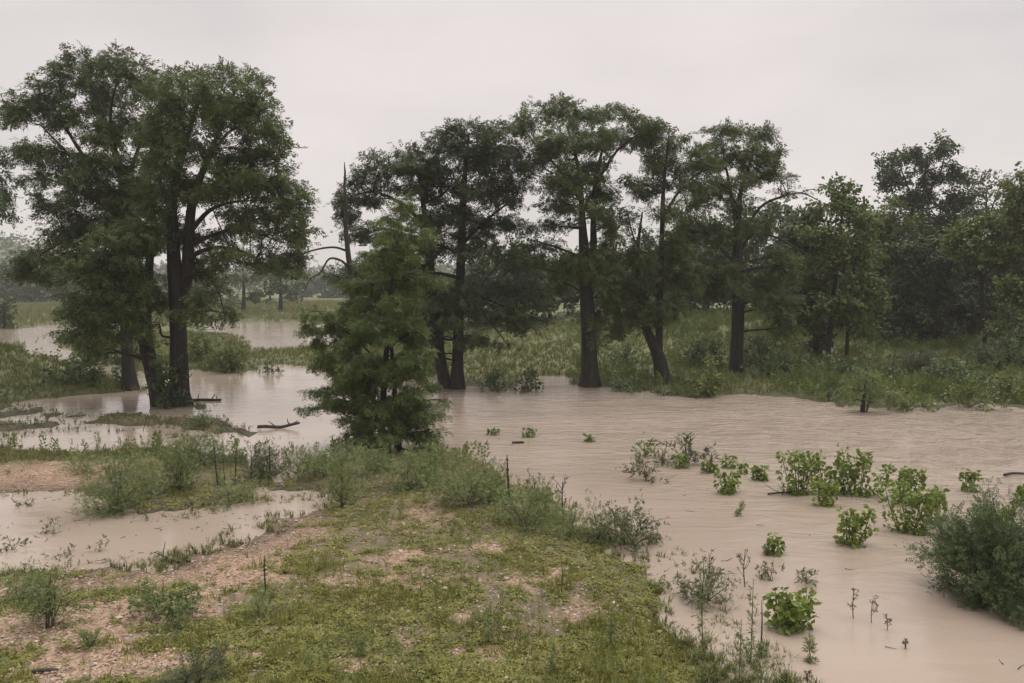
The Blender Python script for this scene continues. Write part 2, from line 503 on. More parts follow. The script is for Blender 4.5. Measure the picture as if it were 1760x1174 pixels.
GRAVEL = [(60, 828, 105, 26, 1.70), (-120, 830, 150, 30, 1.60), (300, 975, 200, 24, 1.65), (440, 930, 90, 22, 1.60), (510, 892, 55, 16, 1.40), (200, 1010, 170, 22, 1.40),
          (70, 1105, 190, 46, 1.45), (260, 1065, 130, 30, 1.55), (160, 1165, 220, 32, 1.25), (560, 1020, 120, 24, 0.62), (700, 1105, 100, 44, 0.62), (830, 1085, 80, 28, 0.62),
          (820, 1140, 140, 24, 0.62), (780, 890, 90, 14, 0.62), (930, 1000, 70, 22, 0.62), (1010, 1060, 70, 26, 0.62), (640, 1165, 120, 30, 0.62), (420, 1150, 90, 22, 0.7),
          (-200, 1080, 200, 60, 1.40), (950, 1160, 120, 25, 0.62), (380, 1010, 120, 24, 1.25), (640, 980, 90, 18, 0.62), (850, 960, 60, 14, 0.62)]

def gravel_mask(x, y):
    n = fbm(x * 0.9, y * 0.9, 55)
    g = blobs_px(GRAVEL, x, y) + (n - 0.5) * 1.5 + (fbm(x * 3.3, y * 3.3, 57) - 0.5) * 1.0
    return sstep(0.18, 0.98, g + 0.06) * (y < 40)

gx, gy, gf = polar(320, 210, 4.0, 1500)
gz = height(gx, gy)
g = Geo(); g.add(np.stack([gx, gy, gz], 1), gf, 0.5, 0, True)
m, n, l, b = new_mat('ground_soil')
tc = n.new('ShaderNodeTexCoord')
av = n.new('ShaderNodeAttribute'); av.attribute_name = 'gravel'
aw = n.new('ShaderNodeAttribute'); aw.attribute_name = 'lush'
n1 = n.new('ShaderNodeTexNoise'); n1.inputs['Scale'].default_value = 2.2; n1.inputs['Detail'].default_value = 8; n1.inputs['Roughness'].default_value = 0.7
n2 = n.new('ShaderNodeTexVoronoi'); n2.inputs['Scale'].default_value = 16.0
n3 = n.new('ShaderNodeTexNoise'); n3.inputs['Scale'].default_value = 30.0; n3.inputs['Detail'].default_value = 5
for q in (n1, n2, n3): l.new(tc.outputs['Object'], q.inputs['Vector'])
rg = n.new('ShaderNodeValToRGB')
rg.color_ramp.elements[0].color = (0.085, 0.075, 0.040, 1); rg.color_ramp.elements[0].position = 0.3
rg.color_ramp.elements[1].color = (0.210, 0.165, 0.095, 1); rg.color_ramp.elements[1].position = 0.72
l.new(n1.outputs['Fac'], rg.inputs['Fac'])
rs = n.new('ShaderNodeValToRGB')
rs.color_ramp.elements[0].color = (0.24, 0.145, 0.095, 1); rs.color_ramp.elements[0].position = 0.15
rs.color_ramp.elements[1].color = (0.46, 0.315, 0.215, 1); rs.color_ramp.elements[1].position = 0.9
sep = n.new('ShaderNodeSeparateColor'); l.new(n2.outputs['Color'], sep.inputs[0]); l.new(sep.outputs[0], rs.inputs['Fac'])
mg = n.new('ShaderNodeMix'); mg.data_type = 'RGBA'
l.new(av.outputs['Fac'], mg.inputs['Factor']); l.new(rg.outputs['Color'], mg.inputs['A']); l.new(rs.outputs['Color'], mg.inputs['B'])
ml = n.new('ShaderNodeMix'); ml.data_type = 'RGBA'       # thatch under tall grass on the far banks
rl = n.new('ShaderNodeValToRGB')
rl.color_ramp.elements[0].color = (0.080, 0.096, 0.032, 1); rl.color_ramp.elements[0].position = 0.32
rl.color_ramp.elements[1].color = (0.180, 0.185, 0.066, 1); rl.color_ramp.elements[1].position = 0.7
l.new(n1.outputs['Fac'], rl.inputs['Fac'])
l.new(aw.outputs['Fac'], ml.inputs['Factor']); l.new(mg.outputs['Result'], ml.inputs['A']); l.new(rl.outputs['Color'], ml.inputs['B'])
geo = n.new('ShaderNodeNewGeometry'); sx = n.new('ShaderNodeSeparateXYZ'); l.new(geo.outputs['Position'], sx.inputs[0])
mr = n.new('ShaderNodeMapRange'); mr.inputs['From Min'].default_value = 0.01; mr.inputs['From Max'].default_value = 0.15
mr.inputs['To Min'].default_value = 0.42; mr.inputs['To Max'].default_value = 1.0      # soaked soil along the waterline
l.new(sx.outputs['Z'], mr.inputs['Value'])
ms = n.new('ShaderNodeVectorMath'); ms.operation = 'SCALE'
l.new(ml.outputs['Result'], ms.inputs[0]); l.new(mr.outputs['Result'], ms.inputs['Scale'])
l.new(ms.outputs['Vector'], b.inputs['Base Color'])
bp = n.new('ShaderNodeBump'); bp.inputs['Strength'].default_value = 0.7; bp.inputs['Distance'].default_value = 0.05
ad = n.new('ShaderNodeMath'); ad.operation = 'ADD'
l.new(n2.outputs['Distance'], ad.inputs[0]); l.new(n3.outputs['Fac'], ad.inputs[1]); l.new(ad.outputs[0], bp.inputs['Height'])
l.new(bp.outputs['Normal'], b.inputs['Normal'])
b.inputs['Roughness'].default_value = 0.75
terrain = tag(g.build('ground', m), kind='structure')
a = terrain.data.attributes.new('gravel', 'FLOAT', 'POINT'); a.data.foreach_set('value', gravel_mask(gx, gy).astype(np.float32))
a = terrain.data.attributes.new('lush', 'FLOAT', 'POINT'); a.data.foreach_set('value', sstep(33, 42, gy).astype(np.float32))

wx, wy, wf = polar(260, 250, 4.0, 1480)
wd = np.hypot(wx, wy)
c0 = P(1640, 745)
rough_zone = 0.05 + 1.6 * np.exp(-(((wx - c0[0]) / 12) ** 2 + ((wy - c0[1]) / 11) ** 2))
cl = P(470, 700)
chop = np.clip(rough_zone * 0.8 + 0.35 * sstep(-2, 10, wx) + 0.06 * sstep(60, 90, wd), 0, 1) * (0.45 + 1.1 * fbm(wx * 0.07, wy * 0.12, 83)) * (0.22 + 0.78 * sstep(16, 34, wd))
fl = wx * 0.995 + wy * 0.10; cr = wy * 0.995 - wx * 0.10
wz = ((fbm(fl * 0.5 + 2.5 * fbm(fl * 0.2, cr * 0.3, 73, 2), cr * 1.4 + 1.6 * fbm(fl * 0.25, cr * 0.25, 74, 2), 71, 3) - 0.5) * 0.16 + (fbm(fl * 0.9, cr * 3.2, 77, 2) - 0.5) * 0.07) * rough_zone * np.clip(1.5 - wd / 90, 0.25, 1)
g = Geo(); g.add(np.stack([wx, wy, wz], 1), wf, 0.5, 0, True)
m, n, l, b = new_mat('muddy_water')
tc = n.new('ShaderNodeTexCoord')
mp = n.new('ShaderNodeMapping'); mp.inputs['Scale'].default_value = (0.42, 1.05, 1); mp.inputs['Rotation'].default_value = (0, 0, R(-5))
l.new(tc.outputs['Object'], mp.inputs['Vector'])
n1 = n.new('ShaderNodeTexNoise'); n1.inputs['Scale'].default_value = 1.6; n1.inputs['Detail'].default_value = 7; n1.inputs['Roughness'].default_value = 0.58; n1.inputs['Distortion'].default_value = 1.1
l.new(mp.outputs['Vector'], n1.inputs['Vector'])
mp2 = n.new('ShaderNodeMapping'); mp2.inputs['Scale'].default_value = (0.07, 0.22, 1)
l.new(tc.outputs['Object'], mp2.inputs['Vector'])
n2 = n.new('ShaderNodeTexNoise'); n2.inputs['Scale'].default_value = 1.0; n2.inputs['Detail'].default_value = 5
l.new(mp2.outputs['Vector'], n2.inputs['Vector'])
rc = n.new('ShaderNodeValToRGB')
rc.color_ramp.elements[0].position = 0.3; rc.color_ramp.elements[0].color = (0.325, 0.256, 0.204, 1)
rc.color_ramp.elements[1].position = 0.7; rc.color_ramp.elements[1].color = (0.415, 0.333, 0.270, 1)
l.new(n2.outputs['Fac'], rc.inputs['Fac']); l.new(rc.outputs['Color'], b.inputs['Base Color'])
bp = n.new('ShaderNodeBump'); bp.inputs['Distance'].default_value = 0.42
ac = n.new('ShaderNodeAttribute'); ac.attribute_name = 'chop'; l.new(ac.outputs['Fac'], bp.inputs['Strength'])
l.new(n1.outputs['Fac'], bp.inputs['Height']); l.new(bp.outputs['Normal'], b.inputs['Normal'])
b.inputs['Roughness'].default_value = 0.06
b.inputs['IOR'].default_value = 1.33
water = tag(g.build('river_water', m), kind='structure')
a = water.data.attributes.new('chop', 'FLOAT', 'POINT'); a.data.foreach_set('value', np.clip(0.015 + 0.85 * chop, 0, 1).astype(np.float32))

# ----------------------------------------------------------------- trees
def lim(pts, Y, dY0=0.0, dY1=0.0, rs=None):
    """limb given by its places in the photograph at distance Y; dY bends it towards or away from the viewer"""
    n = len(pts); out = []
    for i, p in enumerate(pts):
        t = i / max(n - 1, 1)
        w = at(p[0], p[1], Y + dY0 + (dY1 - dY0) * t)
        out.append([*w, p[2] if len(p) > 2 else rs[0] + (rs[1] - rs[0]) * t])
    return smooth_path(out, 4)

def crown_fill(gl, gw, skel, blobs, Y, lai=3.8, fr=0.44, fill=1.3, jit=1.0, tpls=T_CYP, depth=1.0, droop=0.38, sub=6.5, tint=(0.5, 0.2), up_first=True, spread=0.21, wmat=0, flat=0.5):
    """fills blobs (u, v, ru, rv[, dY]) with branches, twigs and leaf sprays"""
    skel = np.asarray(skel, float)
    blobs = list(blobs)
    for bb in list(blobs):
        for _ in range(int(fill + rng.random())):
            q = 0.55
            blobs.append((bb[0] + rng.normal(0, q) * bb[2], bb[1] + abs(rng.normal(0, q)) * bb[3] * 0.8 - 2, bb[2] * rng.uniform(.55, .85), bb[3] * rng.uniform(.5, .8)))
    us = np.array([bb[0] for bb in blobs]); halfw = max((us.max() - us.min()) / 2, 20) / F * Y
    for bb in blobs:
        u, v, ru, rv = bb[:4]
        a, c = ru / F * Y, rv / F * Y
        off = np.clip((u - us.mean()) / max((us.max() - us.min()) / 2, 1), -1, 1)
        dy = bb[4] if len(bb) > 4 else rng.uniform(-1, 1) * halfw * 0.62 * math.sqrt(max(0.05, 1 - off * off * 0.8)) * depth
        C = at(u, v, Y + dy)
        bdep = max(a, c) * 0.95
        cost = np.linalg.norm(skel[:, :3] - C, axis=1) + (2.0 * np.maximum(0, skel[:, 2] - C[2] + 0.15 * a) if up_first else 0)
        k = int(np.argmin(cost)); S = skel[k]
        L = np.linalg.norm(C - S[:3])
        r0 = min(S[3] * 0.6, 0.03 + 0.018 * L) * (0.4 + 0.6 * jit)
        m1 = S[:3] * 0.68 + C * 0.32 + jit * rng.normal(0, 0.12, 3) * L * np.array([1, 1, 0.5]); m2 = S[:3] * 0.32 + C * 0.68 + jit * rng.normal(0, 0.10, 3) * L * np.array([1, 1, 0.6]) + np.array([0, 0, 0.08 * L])
        br = smooth_path([[*S[:3], r0], [*m1, r0 * 0.75], [*m2, r0 * 0.52], [*C, r0 * 0.3]], 3)
        tube(gw, br, 5, mat=wmat)
        area = math.pi * a * c
        ns = max(5, int(area * sub)); dens = lai / (t_area(tpls) * fr * fr)
        d = unit(rng.normal(0, 1, (ns, 3))); q = rng.random((ns, 1)) ** 0.42
        sp = C + d * q * np.array([a, bdep, c])
        bi = br[rng.integers(max(1, len(br) // 2), len(br), ns)][:, :3]
        twigs(gw, bi, sp, max(0.010, r0 * 0.30), 0.006, sag=0.06, mat=wmat)
        nf = max(2, int(area * dens / ns))
        od = unit(unit(sp - bi) + unit(sp - (S[:3] * 0.35 + C * 0.65)) * 0.7)
        base = np.repeat(sp, nf, 0); odr = np.repeat(od, nf, 0); back = np.repeat(bi, nf, 0)
        N = len(base); s = rng.random((N, 1)) ** 1.5 * 0.5
        pos = base * (1 - s) + back * s + rng.normal(0, spread, (N, 3)) * np.array([1, 1, flat])
        dr = unit(odr * 0.75 + rng.normal(0, 0.55, (N, 3)) * np.array([1, 1, 0.6]) + np.array([0, 0, -droop]))
        tt = np.repeat(rng.normal(tint[0], tint[1] * 0.8, ns), nf) + rng.normal(0, tint[1] * 0.6, N)
        scatter(gl, tpls, pos, dr, fr * rng.uniform(0.7, 1.25, N), tt)

def tree(name, base, Y, label, cat, stems, limbs, blobs, mat='cypress', bark='bark', group=None, sides=12, flare=0.7, ivy=None, **kw):
    """stems: list of [(u, v, r)...]; limbs: list of ([(u, v)...], (r0, r1), dY, name)"""
    root_p = at(base[0], base[1], Y); root_p[2] = min(hz(root_p[0], root_p[1]), root_p[2]) - 0.25
    t = thing(name, root_p, label, cat, group)
    skel = []
    for i, s in enumerate(stems):
        p = lim(s, Y, 0, rng.uniform(-0.5, 0.5) if i else 0.0)
        p[:, 3] *= 0.88
        if i == 0 or abs(s[0][1] - base[1]) < 12:
            p = np.vstack([[p[0][0], p[0][1], root_p[2], p[0][3] * 1.08], p])
        gt = Geo(); tube(gt, p, sides, rough=0.10, flare=flare if (i == 0 or abs(s[0][1] - base[1]) < 12) else 0)
        gt.build('trunk', M[bark], t, root_p)
        skel.append(p[2:])
    for pts, rs, dY, nm in limbs:
        p = lim(pts, Y, 0, dY, rs)
        allp = np.vstack(skel); k = int(np.argmin(np.linalg.norm(allp[:, :3] - p[0, :3], axis=1)))
        p[0, :3] = allp[k, :3]
        gt = Geo(); tube(gt, p, 7, rough=0.12); gt.build(nm, M[bark], t, root_p)
        if nm == 'limb': skel.append(p)
    gl, gw = Geo(), Geo()
    crown_fill(gl, gw, np.vstack(skel), blobs, Y, **kw)
    tag(gw.build('branches', M[bark], t, root_p), kind='stuff')
    tag(gl.build('crown', M[mat], t, root_p), kind='stuff')
    return t

LB = 'limb'
# -- the big pair on the left
tree('cypress_tree', (290, 699), 40.4, 'huge twin-trunked cypress at left with ivy round its flooded foot', 'tree',
     [[(308, 699, .56), (308, 640, .50), (306, 560, .46), (303, 500, .44), (299, 450, .38), (297, 400, .32), (296, 340, .26), (310, 280, .19), (330, 210, .12), (345, 150, .05)],
      [(312, 540, .30), (319, 490, .32), (322, 450, .31), (325, 390, .28), (332, 340, .23), (350, 290, .17), (375, 230, .11), (400, 165, .05)],
      [(278, 699, .46), (264, 645, .42), (251, 590, .38), (249, 540, .34), (254, 480, .27), (259, 430, .20), (264, 370, .13), (258, 310, .07), (262, 260, .03)]],
     [([(323, 448), (345, 432), (385, 425), (430, 438), (472, 465)], (.13, .03), -1.5, LB),
      ([(326, 400), (360, 362), (400, 347), (450, 345)], (.13, .03), 1.0, LB),
      ([(325, 425), (370, 402), (420, 396), (490, 418)], (.12, .03), 1.5, LB),
      ([(350, 290), (390, 230), (440, 205)], (.11, .03), -1.0, LB),
      ([(312, 490), (345, 470), (372, 495), (388, 545)], (.10, .02), -2.0, LB),
      ([(296, 360), (270, 300), (262, 240), (285, 180)], (.12, .03), 1.5, LB),
      ([(254, 490), (225, 450), (180, 440), (130, 470)], (.12, .03), -2.5, LB),
      ([(250, 560), (210, 553), (170, 550), (150, 580)], (.08, .02), -2.5, LB)],
     [(345, 140, 50, 30), (400, 132, 42, 22), (440, 165, 42, 32), (380, 190, 58, 38), (310, 190, 42, 42), (460, 215, 38, 32), (420, 260, 58, 36), (340, 255, 52, 38),
      (478, 270, 35, 32), (500, 312, 32, 22), (440, 318, 58, 26), (370, 325, 48, 28), (310, 320, 36, 36), (490, 362, 42, 26), (430, 380, 46, 20), (512, 400, 24, 32),
      (470, 432, 42, 20), (400, 430, 36, 12), (495, 462, 26, 20), (355, 500, 30, 20), (386, 540, 13, 20), (345, 535, 28, 22), (270, 230, 34, 40), (285, 290, 36, 30),
      (200, 420, 56, 40, -2.5), (250, 400, 38, 38, -1.5), (160, 470, 50, 36, -2.5), (230, 478, 42, 42, -1.8), (140, 520, 42, 30, -2.5), (198, 535, 50, 32, -2.2),
      (165, 575, 45, 26, -2.6), (238, 560, 22, 32, -1.5), (130, 560, 28, 22, -2.4), (270, 520, 20, 30, 1.0), (262, 350, 32, 40, -0.5), (235, 400, 40, 36, -1.5), (300, 400, 26, 40, 1.5), (340, 410, 30, 30, 1.5), (330, 460, 30, 26, 1.5), (210, 500, 50, 40, -2.0), (292, 132, 26, 20), (276, 168, 32, 34), (288, 215, 34, 34), (400, 362, 48, 18), (450, 400, 46, 14), (370, 448, 38, 12), (436, 452, 46, 12), (500, 440, 26, 20), (505, 340, 24, 26), (415, 300, 48, 26), (380, 400, 36, 14), (155, 606, 18, 14, -2.6)],
     tint=(0.48, 0.2))
tree('cypress_tree', (222, 668), 46.5, 'tall cypress just behind the big pair, its crown reaching the left edge', 'tree',
     [[(223, 668, .46), (219, 620, .38), (216, 560, .35), (214, 480, .33), (212, 400, .3), (212, 330, .26), (200, 270, .19), (178, 200, .12), (158, 140, .05)]],
     [([(212, 400), (175, 320), (125, 272), (70, 215)], (.17, .04), -1.5, LB), ([(213, 350), (155, 285), (110, 215), (90, 180)], (.16, .04), 1.5, LB),
      ([(213, 335), (238, 255), (262, 200)], (.15, .04), 1.0, LB), ([(205, 290), (190, 200), (205, 125)], (.14, .03), -1.0, LB),
      ([(213, 420), (150, 400), (90, 425), (35, 465)], (.15, .03), -1.5, LB), ([(213, 380), (140, 330), (60, 300)], (.14, .03), 2.0, LB)],
     [(150, 105, 40, 22), (205, 105, 36, 25), (120, 135, 40, 30), (180, 150, 46, 36), (240, 140, 32, 36), (75, 165, 45, 28), (35, 182, 32, 25), (100, 200, 46, 28), (22, 205, 20, 12),
      (50, 262, 42, 18), (110, 265, 46, 28), (170, 222, 40, 38), (235, 215, 42, 42), (200, 275, 46, 34), (140, 318, 55, 32), (80, 300, 42, 20), (90, 355, 46, 28),
      (60, 440, 46, 20), (110, 400, 50, 32), (38, 466, 26, 14), (170, 380, 52, 40), (245, 310, 36, 46), (120, 448, 46, 28), (200, 330, 40, 30), (180, 440, 45, 30),
      (75, 475, 30, 14)], tint=(0.4, 0.2))
tree('cypress_tree', (-240, 720), 36.5, 'cypress outside the left edge with one drooping branch tip in the sky', 'tree',
     [[(-240, 722, .45), (-238, 600, .36), (-235, 480, .3), (-230, 360, .22), (-225, 260, .12)]],
     [([(-235, 400), (-170, 330), (-80, 300), (5, 308)], (.14, .03), 0, LB)],
     [(4, 303, 18, 12), (-30, 320, 34, 25), (10, 340, 14, 10), (18, 372, 12, 8), (-22, 350, 26, 20), (-100, 290, 60, 45), (-180, 240, 75, 60), (-230, 320, 80, 55), (-130, 370, 60, 40), (-300, 300, 70, 60)],
     mat='cypress_dark')

# -- young cypress in front and the snag behind it
tree('young_cypress', (662, 777), 29.3, 'bushy young cypress standing at the water in the middle foreground', 'tree',
     [[(655, 777, .15), (657, 720, .14), (661, 650, .12), (668, 560, .105), (673, 500, .09), (681, 430, .06), (689, 365, .02)],
      [(684, 777, .15), (681, 720, .12), (676, 640, .09), (671, 570, .05)], [(636, 775, .11), (641, 700, .09), (650, 610, .05)]],
     [([(660, 640), (620, 590), (560, 545)], (.06, .015), -0.6, LB), ([(666, 600), (710, 570), (740, 590)], (.05, .015), -0.5, LB)],
     [(690, 342, 15, 15), (690, 368, 30, 22), (662, 400, 30, 22), (712, 410, 32, 22), (690, 450, 45, 26), (640, 440, 26, 20), (636, 488, 42, 22), (716, 480, 36, 22), (690, 520, 46, 24),
      (600, 540, 36, 16), (545, 535, 30, 14), (566, 568, 46, 20), (640, 570, 52, 26), (712, 570, 40, 26), (548, 592, 22, 11), (600, 610, 46, 20), (670, 620, 52, 26), (726, 618, 22, 20),
      (590, 645, 36, 17), (650, 665, 56, 22), (720, 668, 36, 20), (562, 672, 34, 11), (532, 706, 20, 7), (590, 697, 40, 15), (660, 710, 56, 20), (730, 705, 36, 15), (758, 690, 14, 6),
      (612, 735, 34, 13), (690, 742, 52, 15), (744, 745, 26, 10), (590, 757, 17, 7), (632, 757, 26, 9), (700, 590, 30, 25), (620, 660, 35, 20), (560, 622, 38, 22), (610, 640, 46, 26), (660, 640, 50, 24), (705, 640, 36, 24), (640, 530, 46, 22), (590, 565, 40, 22), (690, 560, 40, 26), (640, 690, 50, 24), (690, 700, 50, 22), (676, 480, 40, 26), (684, 420, 40, 26), (662, 748, 58, 13, -0.8), (625, 722, 42, 16, -0.8), (700, 726, 42, 16, -0.8), (566, 692, 38, 11, 0), (640, 690, 50, 18, -1.0), (690, 690, 46, 18, -0.9)],
     mat='cypress_light', bark='bark_dark', sides=8, flare=0.3, jit=0.25, lai=4.0, fr=0.29, fill=1.1, tpls=T_CYPL, droop=0.45, sub=8, tint=(0.45, 0.2), up_first=False, spread=0.10, depth=0.95)
sp = at(628, 745, 32.5)
t = thing('dead_tree', (sp[0], sp[1], -0.4), 'bare dead snag with a broken spike top behind the young cypress', 'tree')
o = np.array([sp[0], sp[1], -0.4])
p = lim([(628, 752, .17), (622, 700, .16), (616, 610, .14), (608, 530, .125), (604, 480, .115), (599, 440, .10), (596, 410, .085), (594, 380, .075), (595, 350, .06), (592, 325, .05), (593, 300, .04), (592, 279, .012)], 32.5)
g = Geo(); tube(g, p, 9, rough=0.30); trunk_o = g.build('trunk', M['dead'], t, o)
for pts, rs, dY in (([(598, 432), (572, 425), (535, 431), (505, 443), (482, 462)], (.055, .015), 0.8), ([(603, 466), (588, 449), (566, 445), (551, 468), (533, 480), (524, 500)], (.06, .015), -0.8),
                    ([(595, 362), (590, 358), (587, 350)], (.03, .01), 0), ([(597, 400), (589, 396)], (.03, .012), 0)):
    g = Geo(); q = lim(pts, 32.5, 0, dY, rs); tube(g, q, 6, rough=0.2)
    if len(pts) > 4:
        for k in range(5):
            s = q[rng.integers(5, len(q) - 1)]; e = s[:3] + rng.normal(0, 0.22, 3) + np.array([-0.1, 0, -0.12])
            twigs(g, [s[:3]], [e], 0.018, 0.006)
    g.build('dead_limb', M['dead'], t, o)

# -- the row along the far bank
tree('cypress_tree', (763, 668), 47.2, 'leaning cypress, left of the close pair behind the young cypress', 'tree',
     [[(766, 668, .40), (758, 620, .35), (752, 560, .3), (745, 500, .27), (738, 440, .24), (731, 380, .19), (724, 320, .14), (715, 288, .06)]],
     [([(733, 390), (690, 350), (640, 330), (595, 340)], (.12, .03), -1.0, LB), ([(728, 350), (760, 335), (775, 315)], (.1, .03), 1.0, LB)],
     [(655, 300, 32, 22), (600, 335, 32, 24), (622, 300, 17, 15), (690, 285, 46, 24), (738, 280, 40, 30), (700, 318, 42, 16), (598, 368, 26, 14), (640, 335, 36, 20), (622, 400, 32, 22), (650, 270, 22, 12),
      (705, 262, 28, 14), (640, 450, 30, 30, 2), (610, 470, 25, 30, 2), (715, 480, 40, 34), (700, 430, 38, 30), (740, 530, 32, 26)], mat='cypress_dark', tint=(0.6, 0.22))
tree('cypress_tree', (786, 670), 47.0, 'dense dark cypress with low feathery boughs, right of the close pair', 'tree',
     [[(785, 670, .44), (787, 600, .36), (789, 540, .33), (791, 480, .3), (793, 420, .27), (795, 350, .22), (800, 290, .15), (806, 230, .06)]],
     [([(793, 420), (840, 375), (885, 340)], (.13, .03), 0.5, LB), ([(790, 490), (850, 520), (900, 540), (935, 552)], (.09, .02), -1.5, LB),
      ([(789, 530), (835, 548), (876, 597)], (.08, .02), -2.0, LB), ([(792, 440), (750, 420), (720, 440)], (.1, .03), -1.0, LB)],
     [(800, 222, 40, 17), (850, 224, 36, 18), (770, 250, 36, 26), (830, 262, 52, 32), (880, 258, 32, 26), (890, 310, 32, 30), (840, 318, 48, 32), (770, 308, 42, 36), (790, 368, 52, 32),
      (740, 370, 32, 36), (852, 378, 42, 16), (760, 420, 42, 26), (820, 430, 52, 20), (880, 445, 46, 17), (720, 470, 36, 26), (840, 490, 56, 15), (900, 500, 40, 13),
      (930, 550, 22, 7), (872, 543, 46, 10), (858, 590, 20, 7), (760, 500, 36, 26), (740, 550, 26, 26), (720, 570, 26, 22), (830, 395, 40, 20), (842, 536, 56, 14, -1.5), (880, 556, 38, 12, -1.5), (815, 578, 36, 14, -1.2), (900, 518, 38, 12, -1), (735, 605, 26, 18, -1), (800, 500, 50, 24, -1.5), (775, 545, 36, 24, -1.5)],
     mat='cypress_dark', tint=(0.45, 0.22))
tree('cypress_tree', (1013, 666), 48.0, 'flat-topped cypress with a straight trunk rooted in the flood at centre', 'tree',
     [[(1014, 666, .56), (1012, 610, .52), (1010, 550, .48), (1007, 500, .45), (1004, 440, .38), (1001, 390, .26), (998, 330, .17), (990, 270, .11), (975, 220, .05)],
      [(1014, 480, .24), (1020, 430, .24), (1020, 370, .18), (1025, 300, .12), (1042, 235, .05)]],
     [([(1004, 445), (960, 426), (912, 412)], (.09, .03), -1.0, LB), ([(1000, 350), (960, 290), (910, 235)], (.11, .03), 1.0, LB), ([(1022, 320), (1060, 260), (1105, 225)], (.11, .03), -1.0, LB),
      ([(1008, 500), (985, 520), (960, 510)], (.05, .02), 1.0, 'dead_limb')],
     [(940, 190, 42, 22), (960, 176, 18, 9), (900, 215, 28, 22), (1000, 195, 42, 18), (1050, 190, 38, 16), (1090, 208, 36, 18), (1124, 215, 22, 11), (960, 238, 52, 32), (1030, 235, 46, 26),
      (1080, 235, 36, 20), (930, 268, 30, 20), (1000, 288, 46, 26), (970, 310, 42, 26), (1030, 328, 32, 25), (960, 348, 36, 17), (1010, 360, 42, 18), (950, 385, 40, 13), (890, 390, 36, 13),
      (1050, 388, 26, 20), (930, 420, 44, 9), (1040, 440, 30, 30), (1050, 500, 26, 36), (1030, 535, 20, 32), (965, 470, 26, 22), (1060, 560, 16, 16), (985, 455, 40, 24, -1.2), (1030, 470, 34, 30, -1.2), (1025, 570, 14, 24, -1), (950, 455, 44, 12)], tint=(0.42, 0.22))
tree('cypress_tree', (1137, 662), 48.6, 'slim cypress forked low into a bent and an upright stem, right of centre', 'tree',
     [[(1141, 662, .52), (1133, 615, .44), (1116, 575, .30), (1103, 530, .23), (1096, 470, .16), (1097, 420, .12), (1104, 365, .05)],
      [(1134, 625, .27), (1133, 590, .25), (1133, 540, .22), (1135, 480, .2), (1138, 400, .17), (1140, 330, .13), (1146, 270, .08), (1150, 228, .04)]],
     [([(1139, 375), (1165, 332), (1195, 302), (1228, 285)], (.1, .03), 0.5, LB), ([(1097, 430), (1085, 395), (1078, 360)], (.06, .02), 0.5, LB)],
     [(1130, 235, 26, 15), (1165, 240, 26, 18), (1120, 270, 26, 20), (1170, 285, 36, 26), (1200, 262, 26, 17), (1130, 308, 36, 20), (1100, 328, 26, 22), (1190, 318, 32, 24), (1080, 368, 26, 14),
      (1150, 360, 40, 20), (1100, 430, 36, 34), (1160, 420, 36, 30), (1120, 490, 40, 30), (1180, 470, 32, 30), (1080, 500, 22, 25), (1160, 530, 32, 22), (1120, 540, 34, 24, -1), (1145, 470, 40, 30, -1), (1080, 550, 22, 22)], tint=(0.42, 0.22))
tree('cypress_tree', (1265, 652), 52.5, 'round-crowned cypress with a long bare limb arching right above the woods', 'tree',
     [[(1265, 654, .52), (1266, 600, .46), (1268, 540, .44), (1268, 480, .42), (1268, 430, .36), (1268, 390, .23), (1270, 360, .2), (1273, 330, .16), (1286, 290, .1), (1302, 240, .05)],
      [(1268, 415, .16), (1262, 370, .15), (1254, 320, .11), (1242, 258, .05)]],
     [([(1267, 460), (1238, 425), (1192, 375)], (.15, .04), -0.5, LB), ([(1268, 440), (1290, 406), (1320, 403), (1360, 421), (1402, 445)], (.11, .03), -1.0, 'dead_limb'),
      ([(1271, 415), (1305, 358), (1345, 338), (1378, 332), (1408, 345)], (.12, .03), 0.5, LB), ([(1372, 333), (1392, 326), (1412, 328)], (.04, .015), 0.5, 'dead_limb')],
     [(1240, 222, 26, 14), (1225, 248, 22, 16), (1275, 224, 22, 11), (1310, 234, 26, 20), (1290, 260, 36, 26), (1326, 265, 17, 20), (1240, 270, 26, 20), (1213, 280, 22, 16), (1300, 298, 36, 18),
      (1330, 300, 17, 16), (1240, 318, 30, 20), (1280, 345, 36, 15), (1350, 328, 14, 7), (1210, 340, 30, 24), (1230, 400, 46, 34), (1300, 390, 46, 26), (1180, 400, 26, 34), (1340, 450, 30, 44),
      (1220, 480, 40, 40), (1310, 500, 44, 40), (1350, 530, 26, 40)], tint=(0.42, 0.22))

# -- broadleaf woods on the right
BK = dict(tpls=T_BROAD, fr=0.42, lai=4.2, sub=3.0, fill=0.8, spread=0.3, droop=0.3, tint=(0.45, 0.25), flat=0.9)
tree('broadleaf_tree', (1428, 618), 57, 'yellowish green broadleaf tree at the left end of the right-hand woods', 'tree',
     [[(1422, 618, .2), (1428, 560, .17), (1436, 480, .14), (1445, 400, .1), (1450, 330, .04)], [(1455, 618, .15), (1458, 560, .13), (1466, 480, .1), (1472, 410, .04)]], [],
     [(1450, 328, 32, 20), (1420, 350, 32, 20), (1470, 368, 42, 30), (1410, 400, 36, 30), (1482, 430, 36, 36), (1440, 455, 46, 36), (1402, 470, 26, 36), (1490, 500, 32, 36), (1440, 525, 42, 28), (1486, 555, 22, 26), (1400, 535, 22, 24),
      (1446, 312, 12, 10), (1425, 325, 10, 10)], mat='broad', bark='bark_dark', sides=7, flare=0.3, **BK)
